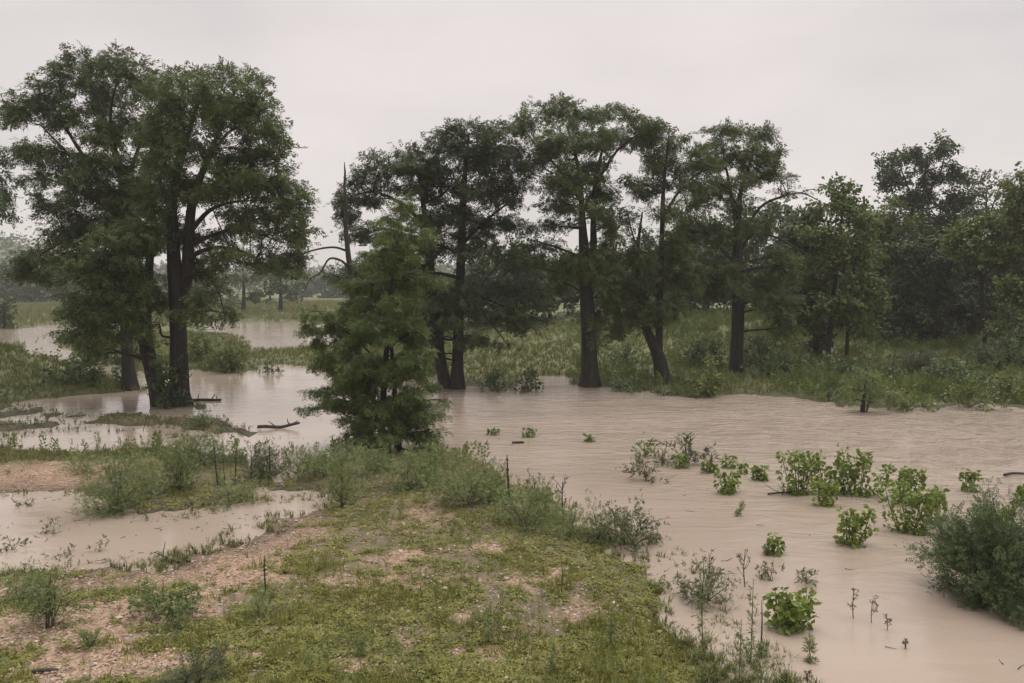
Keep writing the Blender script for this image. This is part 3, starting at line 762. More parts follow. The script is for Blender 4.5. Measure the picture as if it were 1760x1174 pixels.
tree('broadleaf_tree', (1590, 590), 84, 'tallest tree of the right-hand woods with a lumpy dark top', 'tree',
     [[(1590, 590, .3), (1588, 480, .25), (1585, 380, .18), (1590, 300, .1), (1600, 260, .05)]], [([(1586, 380), (1560, 320), (1545, 280)], (.12, .04), -1, LB), ([(1588, 340), (1615, 300), (1625, 260)], (.12, .04), 1, LB)],
     [(1540, 270, 20, 17), (1574, 262, 18, 17), (1620, 255, 22, 20), (1590, 275, 16, 16), (1545, 302, 28, 20), (1600, 305, 40, 22), (1638, 290, 14, 18), (1580, 345, 52, 26), (1640, 340, 32, 26), (1560, 385, 46, 30), (1620, 390, 46, 30), (1525, 320, 12, 12)],
     mat='cypress_dark', bark='bark_dark', sides=7, flare=0.3, **dict(BK, tint=(0.5, 0.25)))
tree('broadleaf_tree', (1700, 590), 88, 'thin grey-green treetop showing sky near the right edge', 'tree',
     [[(1700, 590, .25), (1700, 460, .2), (1696, 380, .14), (1695, 320, .06)]], [([(1697, 400), (1670, 350), (1660, 310)], (.1, .03), -1, LB), ([(1697, 380), (1715, 330), (1728, 300)], (.1, .03), 1, LB)],
     [(1665, 312, 20, 14), (1700, 300, 20, 10), (1690, 330, 28, 16), (1722, 320, 18, 16), (1670, 360, 36, 22), (1715, 365, 36, 22), (1690, 420, 50, 30)], mat='far', bark='bark_dark', sides=7, flare=0.3, **dict(BK, lai=1.4))
tree('broadleaf_tree', (1690, 610), 60, 'bright lime-leaved tree in the right-hand woods', 'tree',
     [[(1692, 612, .22), (1690, 540, .18), (1686, 460, .13), (1684, 390, .05)]], [([(1688, 480), (1730, 430), (1745, 400)], (.08, .03), -1, LB)],
     [(1652, 400, 32, 20), (1690, 378, 38, 20), (1728, 395, 32, 22), (1668, 430, 40, 22), (1715, 440, 40, 24), (1640, 420, 24, 16)], mat='lime', bark='bark_dark', sides=7, flare=0.3, **BK)
tree('broadleaf_tree', (1752, 615), 57.5, 'leafy tree cut off by the right edge of the view', 'tree',
     [[(1768, 618, .24), (1768, 540, .2), (1764, 440, .15), (1758, 360, .09), (1752, 300, .04)]], [],
     [(1750, 300, 20, 18), (1745, 335, 30, 22), (1785, 330, 40, 30), (1750, 380, 34, 28), (1790, 400, 45, 40), (1748, 440, 32, 30), (1735, 500, 24, 30), (1780, 500, 50, 45), (1745, 560, 28, 28), (1800, 570, 50, 36), (1730, 470, 18, 20)],
     mat='broad', bark='bark_dark', sides=7, flare=0.3, **BK)
tree('cedar_tree', (1600, 606), 63, 'dark cedar in the shaded middle of the right-hand woods', 'tree',
     [[(1586, 606, .22), (1587, 540, .18), (1588, 470, .13), (1590, 400, .05)]], [],
     [(1590, 410, 32, 24), (1560, 430, 36, 28), (1610, 450, 40, 30), (1570, 480, 42, 30), (1620, 500, 40, 32), (1585, 530, 44, 30), (1545, 500, 28, 36), (1600, 570, 44, 22), (1550, 560, 26, 26)],
     mat='far', bark='bark_dark', sides=7, flare=0.3, **dict(BK, tint=(0.15, 0.2)))
tree('cedar_tree', (1665, 606), 66, 'dark cedar with a stout trunk below the lime-leaved tree', 'tree',
     [[(1668, 608, .34), (1668, 560, .3), (1668, 500, .22), (1670, 430, .06)]], [],
     [(1670, 450, 36, 24), (1650, 490, 34, 28), (1700, 490, 34, 28), (1670, 520, 44, 24), (1710, 540, 32, 26), (1640, 540, 24, 24)],
     mat='far', bark='bark_dark', sides=7, flare=0.3, **dict(BK, tint=(0.15, 0.2)))
tree('broadleaf_tree', (1400, 620), 59, 'dark ivy-clad trunk at the edge of the woods beside the round-crowned cypress', 'tree',
     [[(1402, 622, .3), (1403, 560, .27), (1400, 480, .2), (1396, 400, .1), (1392, 350, .04)]], [],
     [(1390, 370, 28, 20), (1370, 400, 28, 26), (1398, 430, 32, 30), (1370, 470, 32, 36), (1400, 520, 26, 40), (1402, 575, 15, 34), (1365, 530, 24, 34)],
     mat='cypress_dark', bark='bark_dark', sides=7, flare=0.3, **dict(BK, tint=(0.3, 0.2)))
tree('broadleaf_tree', (1535, 610), 68, 'rounded green tree in front of the tallest treetop', 'tree',
     [[(1532, 612, .24), (1532, 540, .2), (1530, 460, .14), (1528, 380, .05)]], [],
     [(1530, 365, 32, 22), (1500, 390, 32, 26), (1560, 390, 34, 24), (1530, 420, 40, 28), (1505, 460, 32, 36), (1550, 460, 30, 32), (1520, 520, 32, 32)],
     mat='broad', bark='bark_dark', sides=7, flare=0.3, **dict(BK, tint=(0.35, 0.25)))

# -- the belt of trees behind the row of cypresses
belt = [(660, 470, 95, 60, 'small tree in the belt hidden behind the young cypress'),
        (715, 452, 100, 70, 'belt tree seen left of the close cypress pair'),
        (835, 440, 100, 70, 'belt tree right of the close cypress pair behind its low boughs'),
        (890, 425, 96, 66, 'belt tree in the first gap left of the flat-topped cypress'),
        (945, 432, 104, 66, 'belt tree directly left of the flat-topped cypress trunk'),
        (1000, 428, 110, 64, 'belt tree straight behind the flat-topped cypress trunk'),
        (1060, 405, 92, 64, 'belt tree between the flat-topped and the forked cypress'),
        (1118, 400, 98, 64, 'belt tree straight behind the forked cypress'),
        (1170, 385, 90, 60, 'belt tree right of the forked cypress'),
        (1215, 372, 98, 60, 'belt tree left of the round-crowned cypress trunk'),
        (1280, 362, 92, 62, 'belt tree straight behind the round-crowned cypress trunk'),
        (1335, 352, 98, 60, 'belt tree right of the round-crowned cypress below its arching limb'),
        (1385, 362, 92, 52, 'belt tree where the right-hand woods begin'),
        (1480, 372, 100, 60, 'belt tree deep behind the yellowish green broadleaf tree'),
        (1635, 375, 104, 64, 'belt tree deep behind the dark cedars'),
        (1445, 420, 70, 56, 'low belt tree filling the gap behind the yellowish green broadleaf tree'),
        (1515, 430, 73, 56, 'low belt tree left of the two dark cedars'),
        (1570, 440, 72, 50, 'low belt tree right behind the first dark cedar'),
        (1635, 430, 71, 56, 'low belt tree between the two dark cedars'),
        (1715, 430, 70, 56, 'low belt tree right of the stout dark cedar'),
        (1370, 430, 72, 50, 'low belt tree behind the ivy-clad trunk'),
        (1770, 330, 98, 70, 'belt tree deep behind the leafy tree at the right edge')]
for i, (u, vt, Y, hw, lab) in enumerate(belt):
    X = at(u, 540, Y)[0]; zb = hz(X, Y); vb = HOR + (CAMH - zb) * F / Y
    H = vb - vt; bl = []
    for k in range(15):
        f = rng.random() * 1.08 - 0.08; w = hw * (0.50 + 0.62 * math.sin(math.pi * min(1, 0.12 + f * 0.85)))
        bl.append((u + rng.uniform(-1, 1) * w * 0.72, vb - H * (0.14 + 0.80 * f), w * rng.uniform(0.38, 0.55), H * rng.uniform(0.09, 0.13)))
    bl.append((u + rng.uniform(-6, 6), vt + H * 0.07, hw * 0.3, H * 0.07))
    tree('woodland_tree', (u, vb), Y, lab, 'tree', [[(u, vb, .26), (u + rng.uniform(-6, 6), vb - H * 0.4, .18), (u + rng.uniform(-8, 8), vt + H * 0.15, .06)]], [], bl,
         mat='far', bark='bark_dark', group='belt of trees behind the cypress row', sides=6, flare=0.3, tpls=T_BROAD, fill=0.6, fr=0.76, lai=3.8, sub=1.1, spread=0.5, droop=0.3, tint=(rng.uniform(0.3, 0.65), 0.25), flat=0.9)

# -- far trees in the rain haze
for u, vt, vb, Y, hw, lab in ((418, 452, 541, 160, 46, 'hazy cypress far beyond the backwater, left of two'), (482, 456, 539, 165, 42, 'hazy cypress far beyond the backwater, right of two'),
                              (372, 470, 536, 190, 40, 'small faded tree far behind the ends of the big pair'), (6, 512, 570, 112, 14, 'dark rounded tree at the left edge beside the far water')):
    bl = []; H = vb - vt
    for k in range(16):
        f = rng.random(); w = hw * (1.0 if hw > 30 else 0.8)
        bl.append((u + rng.uniform(-1, 1) * w * 0.8, vb - H * (0.22 + 0.72 * f), w * rng.uniform(0.3, 0.5), H * rng.uniform(0.05, 0.09)))
    zb = hz(at(u, vb, Y)[0], Y)
    tree('cypress_tree' if hw > 30 else 'broadleaf_tree', (u, vb), Y, lab, 'tree', [[(u, vb, .55 if hw > 30 else .2), (u + 1, vb - H * 0.4, .4 if hw > 30 else .15), (u, vt + H * 0.15, .1)]], [], bl,
         mat='far', bark='bark_dark', sides=6, flare=0.5, tpls=T_BROAD, fill=0.3, fr=0.8, lai=2.6, sub=0.8, spread=0.5, tint=(0.4, 0.25))
mid = [(-60, 440, 235), (-10, 446, 240), (30, 436, 250), (62, 450, 232), (98, 445, 245), (135, 455, 238), (180, 450, 260), (235, 458, 250), (300, 468, 300), (350, 470, 290), (535, 478, 330), (575, 474, 310)]
for i, (u, vt, Y) in enumerate(mid):
    X = at(u, 500, Y)[0]; zb = hz(X, Y); vb = HOR + (CAMH - zb) * F / Y; H = vb - vt; bl = []
    for k in range(13):
        f = rng.random(); bl.append((u + rng.uniform(-1, 1) * 26, vb - H * (0.05 + 0.86 * f), rng.uniform(10, 16), H * rng.uniform(0.11, 0.17)))
    tree('woodland_tree', (u, vb), Y, 'dim tree in the misty wood edge beyond the far field at left', 'tree', [[(u, vb, .35), (u, vb - H * 0.5, .25), (u, vt + H * 0.1, .08)]], [], bl, mat='cypress_dark', bark='bark_dark',
         group='misty wood edge beyond the far field', sides=5, flare=0.5, tpls=T_FAR, fill=0.3, fr=1.1, lai=3.2, sub=0.4, spread=0.8, tint=(0.2, 0.2))

# far woods on the hills: uncountable canopy
g = Geo()
n_ = 4200
ang = rng.uniform(-0.85, 0.9, n_); d = rng.uniform(390, 760, n_)
x = d * np.sin(ang); y = d * np.cos(ang); z = height(x, y)
C = np.repeat(np.stack([x, y, z + 3.0], 1), 7, 0) + rng.normal(0, 1, (n_ * 7, 3)) * np.array([3.0, 3.0, 2.2])
scatter(g, T_FAR, C, rng.normal(0, 1, (len(C), 3)), rng.uniform(1.8, 3.2, len(C)), np.repeat(rng.normal(0.25, 0.18, n_), 7))
tag(g.build('hill_woods', M['far']), 'misty wooded hills along the horizon at left', 'woods', kind='stuff')

# ----------------------------------------------------------------- shrubs, saplings, weeds
def bush(name, u, v, w, h, label, cat='shrub', mat='bush', tpls=T_WEED, fr=0.3, lai=2.2, sub=8, stems=6, tint=(0.45, 0.22), group=None, droop=0.0, wood='twig', spread=0.12, base=None, dome=0.55, ss=0.016, zpow=1.0):
    """w, h in photo pixels; stems fan from the foot, leaf sprays fill a dome"""
    b0 = ground(u, v) if base is None else base
    Y = b0[1]; W, Hh = w / F * Y, h / F * Y
    zb = max(b0[2], 0.0)
    o = np.array([b0[0], b0[1], zb - 0.1])
    t = thing(name, o, label, cat, group)
    gs, gl = Geo(), Geo()
    ns = max(6, int(W * Hh * sub))
    a = rng.uniform(0, 6.283, ns); q = np.sqrt(rng.random(ns)); zz = rng.random(ns) ** zpow
    rad = np.sqrt(np.clip(1 - (np.abs(zz - (1 - dome) * 0.6)) ** 2 * 1.1, 0.1, 1))
    ph = rng.uniform(0, 6.28, 3)
    rad = rad * (1 + 0.22 * np.sin(2 * a + ph[0]) + 0.16 * np.sin(5 * a + ph[1]) + 0.14 * np.sin(9 * zz + ph[2])) * np.where(rng.random(ns) < 0.07, 1.28, 1.0)
    zz = zz * np.where(rng.random(ns) < 0.06, 1.22, 1.0) * (0.86 + 0.2 * np.sin(3 * a + ph[1]))
    tip = np.stack([b0[0] + np.cos(a) * q * rad * W / 2, b0[1] + np.sin(a) * q * rad * W / 2, zb + 0.04 + zz * Hh * (0.75 + 0.25 * rng.random(ns))], 1)
    foot = o + np.array([0, 0, 0.08]) + rng.normal(0, 0.05 * W, (ns, 3)) * np.array([1, 1, 0])
    k = min(stems, ns)
    idx = rng.choice(ns, k, replace=False)
    twigs(gs, foot[idx], tip[idx], ss, ss * 0.3, sag=0.12)
    near = idx[np.argmin(np.linalg.norm(tip[:, None] - tip[idx][None], axis=2), axis=1)]
    sa = foot[near] * 0.5 + tip[near] * 0.5
    twigs(gs, sa, tip, ss * 0.45, ss * 0.2, sag=0.08)
    dens = 0.8 * lai / (t_area(tpls) * fr * fr)
    nf = max(2, int(W * Hh * dens / ns))
    s = rng.random((ns * nf, 1)) * 0.6
    T, S = np.repeat(tip, nf, 0), np.repeat(sa, nf, 0)
    pos = T * (1 - s) + S * s + rng.normal(0, spread, (ns * nf, 3))
    pos[:, 2] = np.maximum(pos[:, 2], zb + 0.02)
    dr = unit(unit(T - S) * 0.8 + rng.normal(0, 0.5, pos.shape) + np.array([0, 0, -droop]))
    tt = np.repeat(rng.normal(tint[0], tint[1] * 0.7, ns), nf) + rng.normal(0, tint[1] * 0.6, ns * nf)
    scatter(gl, tpls, pos, dr, fr * rng.uniform(0.7, 1.25, len(pos)), tt)
    tag(gs.build('stems', M[wood], t, o), kind='stuff'); tag(gl.build('foliage', M[mat], t, o), kind='stuff')
    return t

# one broad leaf, shared by every sapling leaf
def leaf_mesh(name, matname, tint):
    out = [(0, 0), (.10, .20), (.32, .40), (.48, .30), (.62, .34), (.80, .16), (1, 0)]
    V = [(x, 0, -0.10 * x * x) for x, _ in out] + [(x, y, 0.10 * y - 0.12 * x * x) for x, y in out[1:-1]] + [(x, -y, 0.10 * y - 0.12 * x * x) for x, y in out[1:-1]]
    n = len(out); Fc = []
    up = lambda i: n + i - 1; lo = lambda i: n + n - 2 + i - 1
    for s in (up, lo):
        tri = [(0, 1, s(1))]
        for i in range(1, n - 2): tri += [(i, i + 1, s(i + 1)), (i, s(i + 1), s(i))]
        tri.append((n - 2, n - 1, s(n - 2)))
        Fc += tri if s is up else [(a_, c_, b_) for a_, b_, c_ in tri]
    g = Geo(); g.add(np.array(V), np.array(Fc), tint, 0, True)
    return g.mesh(name, [M[matname]])
LEAVES = [leaf_mesh('leaf', 'sapling', tt) for tt in (0.1, 0.35, 0.55, 0.85)]
from mathutils import Matrix

def sapling(u, v, w, h, label, n_stem=4, n_leaf=70, size=0.2, group='broadleaf saplings in the flood', lean=0.0, tints=(0, 1, 2, 3), base=None):
    b0 = ground(u, v) if base is None else base
    size *= 0.70; n_leaf = int(n_leaf * 4.8); w *= 1.2; h *= 1.12
    Y = b0[1]; W, Hh = w / F * Y, h / F * Y
    o = np.array([b0[0], b0[1], max(b0[2], 0.0) - 0.15])
    t = thing('broadleaf_sapling', o, label, 'sapling', group)
    tips = []
    for k in range(n_stem):
        fx = (k + 0.5) / n_stem * 2 - 1 + rng.uniform(-0.2, 0.2) if n_stem > 1 else 0
        top = np.array([fx * W * 0.40 + (lean + rng.uniform(-0.02, 0.10)) * W, rng.uniform(-0.25, 0.25) * W, 0.15 + Hh * (rng.uniform(0.66, 0.98) if k else 0.98)])
        foot = np.array([fx * W * 0.12, rng.uniform(-0.06, 0.06) * W, 0])
        p = smooth_path([[*foot, 0.016], [*(foot * 0.45 + top * 0.55 + np.array([fx * 0.05, 0, 0.05])), 0.012], [*top, 0.005]], 4)
        g = Geo(); tube(g, p, 5); g.build('stem', M['stem'], t)
        tips.append(p)
    gx_ = Geo()
    for i in range(n_leaf):
        p = tips[i % n_stem]; f = rng.random() ** 0.85; s = p[int(f * (len(p) - 1))][:3].copy()
        s[2] = max(s[2], 0.19)
        a = rng.uniform(0, 6.283); out = max(size, 0.36 * W / n_stem) * (0.2 + 1.1 * math.sqrt(rng.random())) * (1.25 - 0.75 * f)
        s += np.array([math.cos(a) * out, math.sin(a) * out, rng.uniform(-0.05, 0.12)])
        if i >= 190:                                       # past what can be picked apart
            scatter(gx_, T_LEAF, s[None], np.array([[math.cos(a), math.sin(a), rng.normal(0, 0.6)]]), size * rng.uniform(0.6, 1.1), 0.15 + 0.7 * rng.random() * (max(tints) / 3))
            continue
        lf = bpy.data.objects.new('leaf', LEAVES[int(rng.choice(tints))])
        col.objects.link(lf); lf.parent = t
        sc = size * rng.uniform(0.65, 1.2)
        lf.location = [float(c) for c in s]; lf.scale = (sc, sc, sc)
        lf.rotation_euler = (rng.normal(0, 0.7), rng.uniform(-0.5, 1.3), a + rng.normal(0, 0.7))
    if gx_.n:
        tag(gx_.build('foliage', M['sapling'], t), kind='stuff')
    return t

SG = 'broadleaf saplings in the flood'
sapling(1374, 850, 92, 74, 'left half of the big leafy sapling clump midstream', 5, 130, 0.20)
sapling(1474, 852, 104, 76, 'right half of the big leafy sapling clump midstream', 5, 140, 0.20)
sapling(1426, 848, 96, 64, 'darker sapling filling the middle of the big clump midstream', 4, 100, 0.20, tints=(0, 0, 1))
sapling(1415, 870, 56, 48, 'pale sapling in front of the big leafy clump', 3, 60, 0.18, tints=(2, 3, 3))
sapling(1556, 868, 60, 64, 'upright sapling with its top bent to the right', 3, 90, 0.20, lean=0.12, tints=(0, 1, 2))
sapling(1566, 916, 122, 82, 'wide lime-green sapling below the one with a bent top', 5, 170, 0.19, tints=(1, 2, 3))
sapling(1604, 900, 36, 48, 'narrow sapling at the right end of the wide lime-green one', 2, 40, 0.18, tints=(2, 3))
sapling(1464, 938, 58, 62, 'sapling standing alone left of the wide lime-green one', 4, 80, 0.19)
sapling(1667, 846, 36, 32, 'small sapling alone in the current near the right edge', 3, 36, 0.18)
sapling(1758, 868, 28, 30, 'small sapling cut by the right edge of the view', 3, 36, 0.18)
sapling(1358, 1084, 76, 62, 'bright sapling with big leaves nearest the viewer in the flood', 4, 90, 0.20, tints=(1, 2, 2, 3))
sapling(1250, 848, 40, 34, 'sapling at the middle of the small leafy group upstream', 3, 44, 0.19)
sapling(1304, 826, 26, 22, 'round little sapling left of the big leafy clump', 3, 30, 0.18, tints=(0, 1, 2))
sapling(1218, 814, 20, 18, 'tiny dark sapling, leftmost below the tall grass tuft', 2, 20, 0.18, tints=(0, 1))
sapling(1251, 806, 22, 22, 'tiny sapling above the middle one of the small group', 2, 22, 0.18)
sapling(1276, 816, 14, 18, 'tiny narrow sapling, rightmost of the small group', 2, 16, 0.16)
sapling(1332, 953, 18, 28, 'small sapling beside a grass spike in open water', 2, 22, 0.17)
sapling(1172, 806, 20, 24, 'tiny sapling at the foot of the tall grass tuft', 2, 18, 0.17)
sapling(909, 752, 20, 14, 'dark sapling top barely above water at midstream', 2, 16, 0.2, tints=(0, 0, 1))
sapling(846, 748, 14, 9, 'leafy sprig poking from the water right of the young cypress', 2, 10, 0.2, tints=(0, 0))
sapling(1013, 760, 14, 9, 'leafy sprig poking from the water below the flat-topped cypress', 2, 10, 0.2, tints=(0, 0))
sapling(1702, 925, 96, 62, 'lime sapling rising behind the dense dark bush at right', 5, 120, 0.19, tints=(1, 2, 3))

for u_, v_, w_, h_, lab_ in ((92, 918, 44, 24, 'drowned weed sprig in the puddle, the one furthest from the bank'), (172, 950, 30, 15, 'small drooping weed in the puddle nearest the gravel shore'),
        (120, 956, 40, 18, 'flat drowned weed in the puddle left of the small drooping one'), (20, 946, 44, 26, 'sparse drowned weeds at the left end of the puddle'), (255, 893, 34, 14, 'low weed tuft in the puddle below the soft feathery bush'),
        (30, 872, 30, 20, 'upright grass sprig in the puddle near the left edge')):
    bush('weed_clump', u_, v_, w_, h_, lab_, 'weed', mat='willow', tpls=T_WILL, lai=1.0, sub=30, stems=8, fr=0.13, droop=0.5, tint=(0.3, 0.25), spread=0.07, ss=0.006)
bush('dense_shrub', 1708, 1034, 230, 200, 'dense dark green bush in the water at the lower right', mat='bush', lai=7.5, sub=60, stems=26, fr=0.17, spread=0.09, tint=(0.4, 0.25))
bush('grass_clump', 1112, 828, 52, 40, 'olive grass clump bowed by the current', 'grass', mat='willow', tpls=T_WILL, lai=2.5, sub=30, fr=0.3, droop=0.3, tint=(0.4, 0.25))
bush('grass_clump', 1178, 800, 38, 54, 'tall grass tuft standing highest in the current', 'grass', mat='reed', tpls=T_WILL, lai=2.5, sub=40, fr=0.32, tint=(0.4, 0.25), dome=0.3)
bush('dark_shrub', 1108, 786, 26, 34, 'dark leafy shrub left of the tall grass tuft in the water', mat='sapling', tpls=T_BROAD, lai=3, sub=20, fr=0.2, tint=(0.2, 0.2))
bush('willow_shrub', 1140, 800, 50, 40, 'drooping willow twigs between the dark shrub and the tall grass tuft', mat='willow', tpls=T_WILL, lai=1.0, sub=16, fr=0.3, droop=0.7, tint=(0.3, 0.2))
bush('willow_shrub', 1222, 796, 32, 32, 'drooping willow twigs right of the tall grass tuft', mat='willow', tpls=T_WILL, lai=1.0, sub=16, fr=0.28, droop=0.7, tint=(0.3, 0.2))
bush('willow_shrub', 1082, 815, 28, 18, 'bare bent twigs trailing left of the bowed grass clump', mat='willow', tpls=T_WILL, lai=1.0, sub=14, fr=0.22, droop=0.6, tint=(0.2, 0.2))
bush('willow_bush', 1085, 935, 150, 84, 'airy willow bush leaning over the water from the gravel bar', mat='willow', tpls=T_WILL, lai=2.0, spread=0.09, sub=22, stems=14, fr=0.12, droop=0.5, tint=(0.45, 0.25), ss=0.02)
bush('willow_bush', 1215, 1035, 110, 80, 'thin pale willow scrub at the flooded tip of the bar', mat='willow', tpls=T_WILL, lai=2.0, spread=0.09, sub=18, stems=14, fr=0.12, droop=0.3, tint=(0.5, 0.3), ss=0.012)
bush('willow_bush', 1325, 1000, 40, 28, 'arching willow sprig in open water behind the bright sapling', mat='willow', tpls=T_WILL, lai=2.0, spread=0.09, sub=16, fr=0.12, droop=0.8, tint=(0.2, 0.2), ss=0.008)
bush('willow_bush', 1385, 1003, 40, 28, 'willow sprig above and right of the bright sapling', mat='willow', tpls=T_WILL, lai=2.0, spread=0.09, sub=14, fr=0.12, droop=0.8, tint=(0.2, 0.2), ss=0.008)
bush('tree_seedling', 85, 1078, 130, 112, 'leggy locust shrub on bare gravel at the lower left', mat='weed', tpls=T_WILL, lai=1.8, zpow=0.6, sub=26, stems=10, fr=0.12, droop=0.5, tint=(0.35, 0.25), dome=0.15, ss=0.014)
bush('low_shrub', 285, 1062, 160, 72, 'low spreading green shrub on the gravel left of the green spike', mat='weed', tpls=T_BROAD, lai=2.6, sub=40, stems=18, fr=0.10, tint=(0.25, 0.22), spread=0.07, ss=0.008)
bush('low_shrub', 155, 1112, 48, 26, 'small round green plant alone on the gravel', mat='weed', lai=2.6, sub=60, fr=0.09, spread=0.03, tint=(0.5, 0.2))
bush('weed_clump', 330, 1180, 150, 60, 'grey-green weed clump at the bottom edge', mat='reed', lai=2.1, sub=40, fr=0.13, spread=0.05, tint=(0.2, 0.25))
bush('weed_clump', 800, 870, 130, 96, 'feathery pale weed thicket on the bar below the young cypress', mat='weed', lai=2.1, sub=22, stems=24, fr=0.13, tint=(0.55, 0.28), spread=0.17, ss=0.01)
bush('weed_clump', 700, 840, 120, 60, 'feathery weeds at the foot of the young cypress', mat='weed', lai=2.1, sub=22, stems=20, fr=0.13, tint=(0.4, 0.28), spread=0.17, ss=0.01)
bush('weed_clump', 590, 870, 50, 110, 'tall bright weeds left of the young cypress', mat='weed', lai=2.1, sub=22, stems=14, fr=0.13, tint=(0.5, 0.25), spread=0.17, ss=0.01)
bush('weed_clump', 900, 905, 110, 70, 'weedy edge of the bar beside the tall dead spike', mat='weed', lai=2.1, sub=22, stems=20, fr=0.13, tint=(0.35, 0.25), spread=0.17, ss=0.01)
for u_, v_, w_, h_, t_, lab_ in ((640, 812, 90, 52, .6, 'pale weeds right under the stems of the young cypress'), (745, 822, 90, 64, .45, 'soft weeds right of the young cypress at the water edge'),
        (845, 858, 80, 66, .35, 'green weeds at the foot of the tall dead spike'), (560, 818, 60, 50, .5, 'weeds at the narrow neck of the bar near the stranded log'),
        (520, 815, 60, 46, .7, 'yellowish weeds between the dead stalks and the young cypress'), (930, 890, 60, 70, .55, 'grassy weeds between the two dry branching weeds'),
        (980, 925, 60, 50, .45, 'low weeds at the bar edge below the taller dry branching weed'), (255, 852, 70, 60, .7, 'yellow-green weeds right of the soft feathery bush'),
        (410, 862, 110, 40, .65, 'low weeds on the upper shore of the puddle'), (150, 812, 70, 30, .5, 'low weeds behind the bare gravel patch at left'),
        (450, 1062, 60, 56, .55, 'leafy green rosette round the dark spike on the gravel'), (40, 1030, 90, 56, .4, 'grey-green weeds at the left edge by the locust shrub')):
    bush('weed_clump', u_, v_, w_, h_, lab_, mat='weed', lai=2.0, sub=24, stems=14, fr=0.13, tint=(t_, 0.26), spread=0.15, ss=0.008)
bush('weed_clump', 1030, 935, 70, 66, 'green weeds left of the airy willow bush', mat='weed', lai=2.1, sub=22, stems=14, fr=0.13, tint=(0.25, 0.2), spread=0.17, ss=0.01)
bush('feather_bush', 205, 880, 110, 110, 'big soft feathery bush at the corner of the puddle', mat='weed', lai=2.1, sub=24, stems=20, fr=0.13, tint=(0.25, 0.22), spread=0.17, ss=0.012)
bush('feather_bush', 345, 800, 130, 64, 'feathery bushes hanging over the flooded grass at left', mat='weed', lai=2.1, sub=20, stems=16, fr=0.13, tint=(0.25, 0.22), spread=0.17, ss=0.012)
bush('feather_bush', 310, 842, 60, 96, 'small feathery tree on a thin dark stem above the puddle', mat='weed', lai=2.1, sub=18, stems=6, fr=0.13, tint=(0.2, 0.2), dome=0.1, spread=0.17, ss=0.022)
bush('feather_bush', 460, 822, 70, 60, 'wispy pale bush beside the dead stalks', mat='reed', lai=2.1, sub=18, stems=14, fr=0.13, tint=(0.3, 0.25), spread=0.17, ss=0.012)
bush('feather_bush', 352, 733, 46, 28, 'rounded tuft in the water below the big pair', mat='weed', lai=2.1, sub=16, fr=0.13, tint=(0.2, 0.2), spread=0.17)
bush('low_shrub', 268, 690, 60, 130, 'ivy climbing the foot of the huge twin-trunked cypress', 'vine', mat='bush', tpls=T_BROAD, lai=2.6, sub=8, fr=0.28, tint=(0.2, 0.2), base=at(288, 700, 39.6), spread=0.12, dome=0.2)

# mid-ground shrubs (far side of the river)
for (u, v, w, h, lab, mt, tn) in (
        (398, 640, 62, 64, 'leafy shrub at the near end of the island', 'broad', .35), (372, 636, 44, 46, 'shrub left of the one at the island end', 'broad', .55),
        (345, 628, 60, 62, 'tall shrub on the island beside the big trunk', 'broad', .5), (468, 643, 22, 26, 'little conical bush at the waterline right of the island', 'bush', .3),
        (170, 628, 110, 62, 'green thicket on the island under the left boughs', 'broad', .6), (240, 622, 70, 50, 'thicket on the island between the left trunks', 'broad', .35),
        (215, 660, 40, 40, 'dark bush beside the trunk behind the big pair', 'bush', .2), (125, 660, 90, 50, 'weedy bush on the crest of the left bank', 'bush', .4),
        (160, 672, 60, 40, 'dark weeds at the right foot of the left bank', 'bush', .25), (40, 640, 110, 34, 'leafy weeds on top of the left bank', 'broad', .4),
        (908, 673, 36, 46, 'little dark cypress bush at the far waterline', 'cypress_dark', .5), (858, 672, 60, 30, 'grassy bush left of the little dark cypress bush', 'bush', .35),
        (1216, 682, 60, 74, 'broad leafy sapling on the far shore between two cypresses', 'broad', .7), (1080, 672, 84, 26, 'shore grass between the centre cypress and the forked one', 'bush', .4),
        (1142, 682, 30, 14, 'grass tuft in the water before the forked cypress', 'bush', .4), (1425, 690, 26, 24, 'small round bush at the far waterline', 'bush', .55),
        (1560, 702, 110, 40, 'bright green weeds along the far shore, right of the stump', 'broad', .85), (1660, 700, 90, 44, 'green weeds at the right end of the far shore', 'broad', .75),
        (1740, 690, 90, 50, 'lush weeds by the right edge on the far shore', 'broad', .7), (1640, 660, 120, 44, 'grey-green scrub behind the bright shore weeds', 'bush', .5),
        (1440, 650, 90, 42, 'scrub below the yellowish green broadleaf tree', 'bush', .4), (1340, 650, 80, 60, 'scrub right of the round-crowned cypress', 'bush', .45),
        (1210, 630, 90, 56, 'scrub behind the shore between the forked and round-crowned cypresses', 'bush', .4), (1310, 632, 60, 60, 'thicket just right of the round-crowned cypress trunk', 'bush', .35),
        (1075, 628, 70, 40, 'scrub left of the forked cypress', 'bush', .55), (740, 640, 60, 50, 'shrubs on the bank right of the young cypress', 'bush', .5),
        (1730, 640, 90, 80, 'scrub before the leafy tree at the right edge', 'bush', .3), (1520, 652, 70, 30, 'low scrub in front of the reeds', 'bush', .4)):
    bush('shrub', u, v, w, h, lab, mat=mt, tpls=T_BROAD, lai=3.0, sub=6, fr=0.30, tint=(tn, 0.22), spread=0.16, stems=8, ss=0.025)
bush('reed_bed', 1575, 645, 130, 44, 'pale reeds standing before the dark woods', 'reeds', mat='reed', tpls=T_REED, lai=3, sub=5, fr=0.8, tint=(0.5, 0.25), dome=0.2)
bush('reed_bed', 1690, 640, 60, 50, 'thin reeds below the stout dark cedar', 'reeds', mat='reed', tpls=T_REED, lai=3, sub=5, fr=0.8, tint=(0.4, 0.25), dome=0.2)

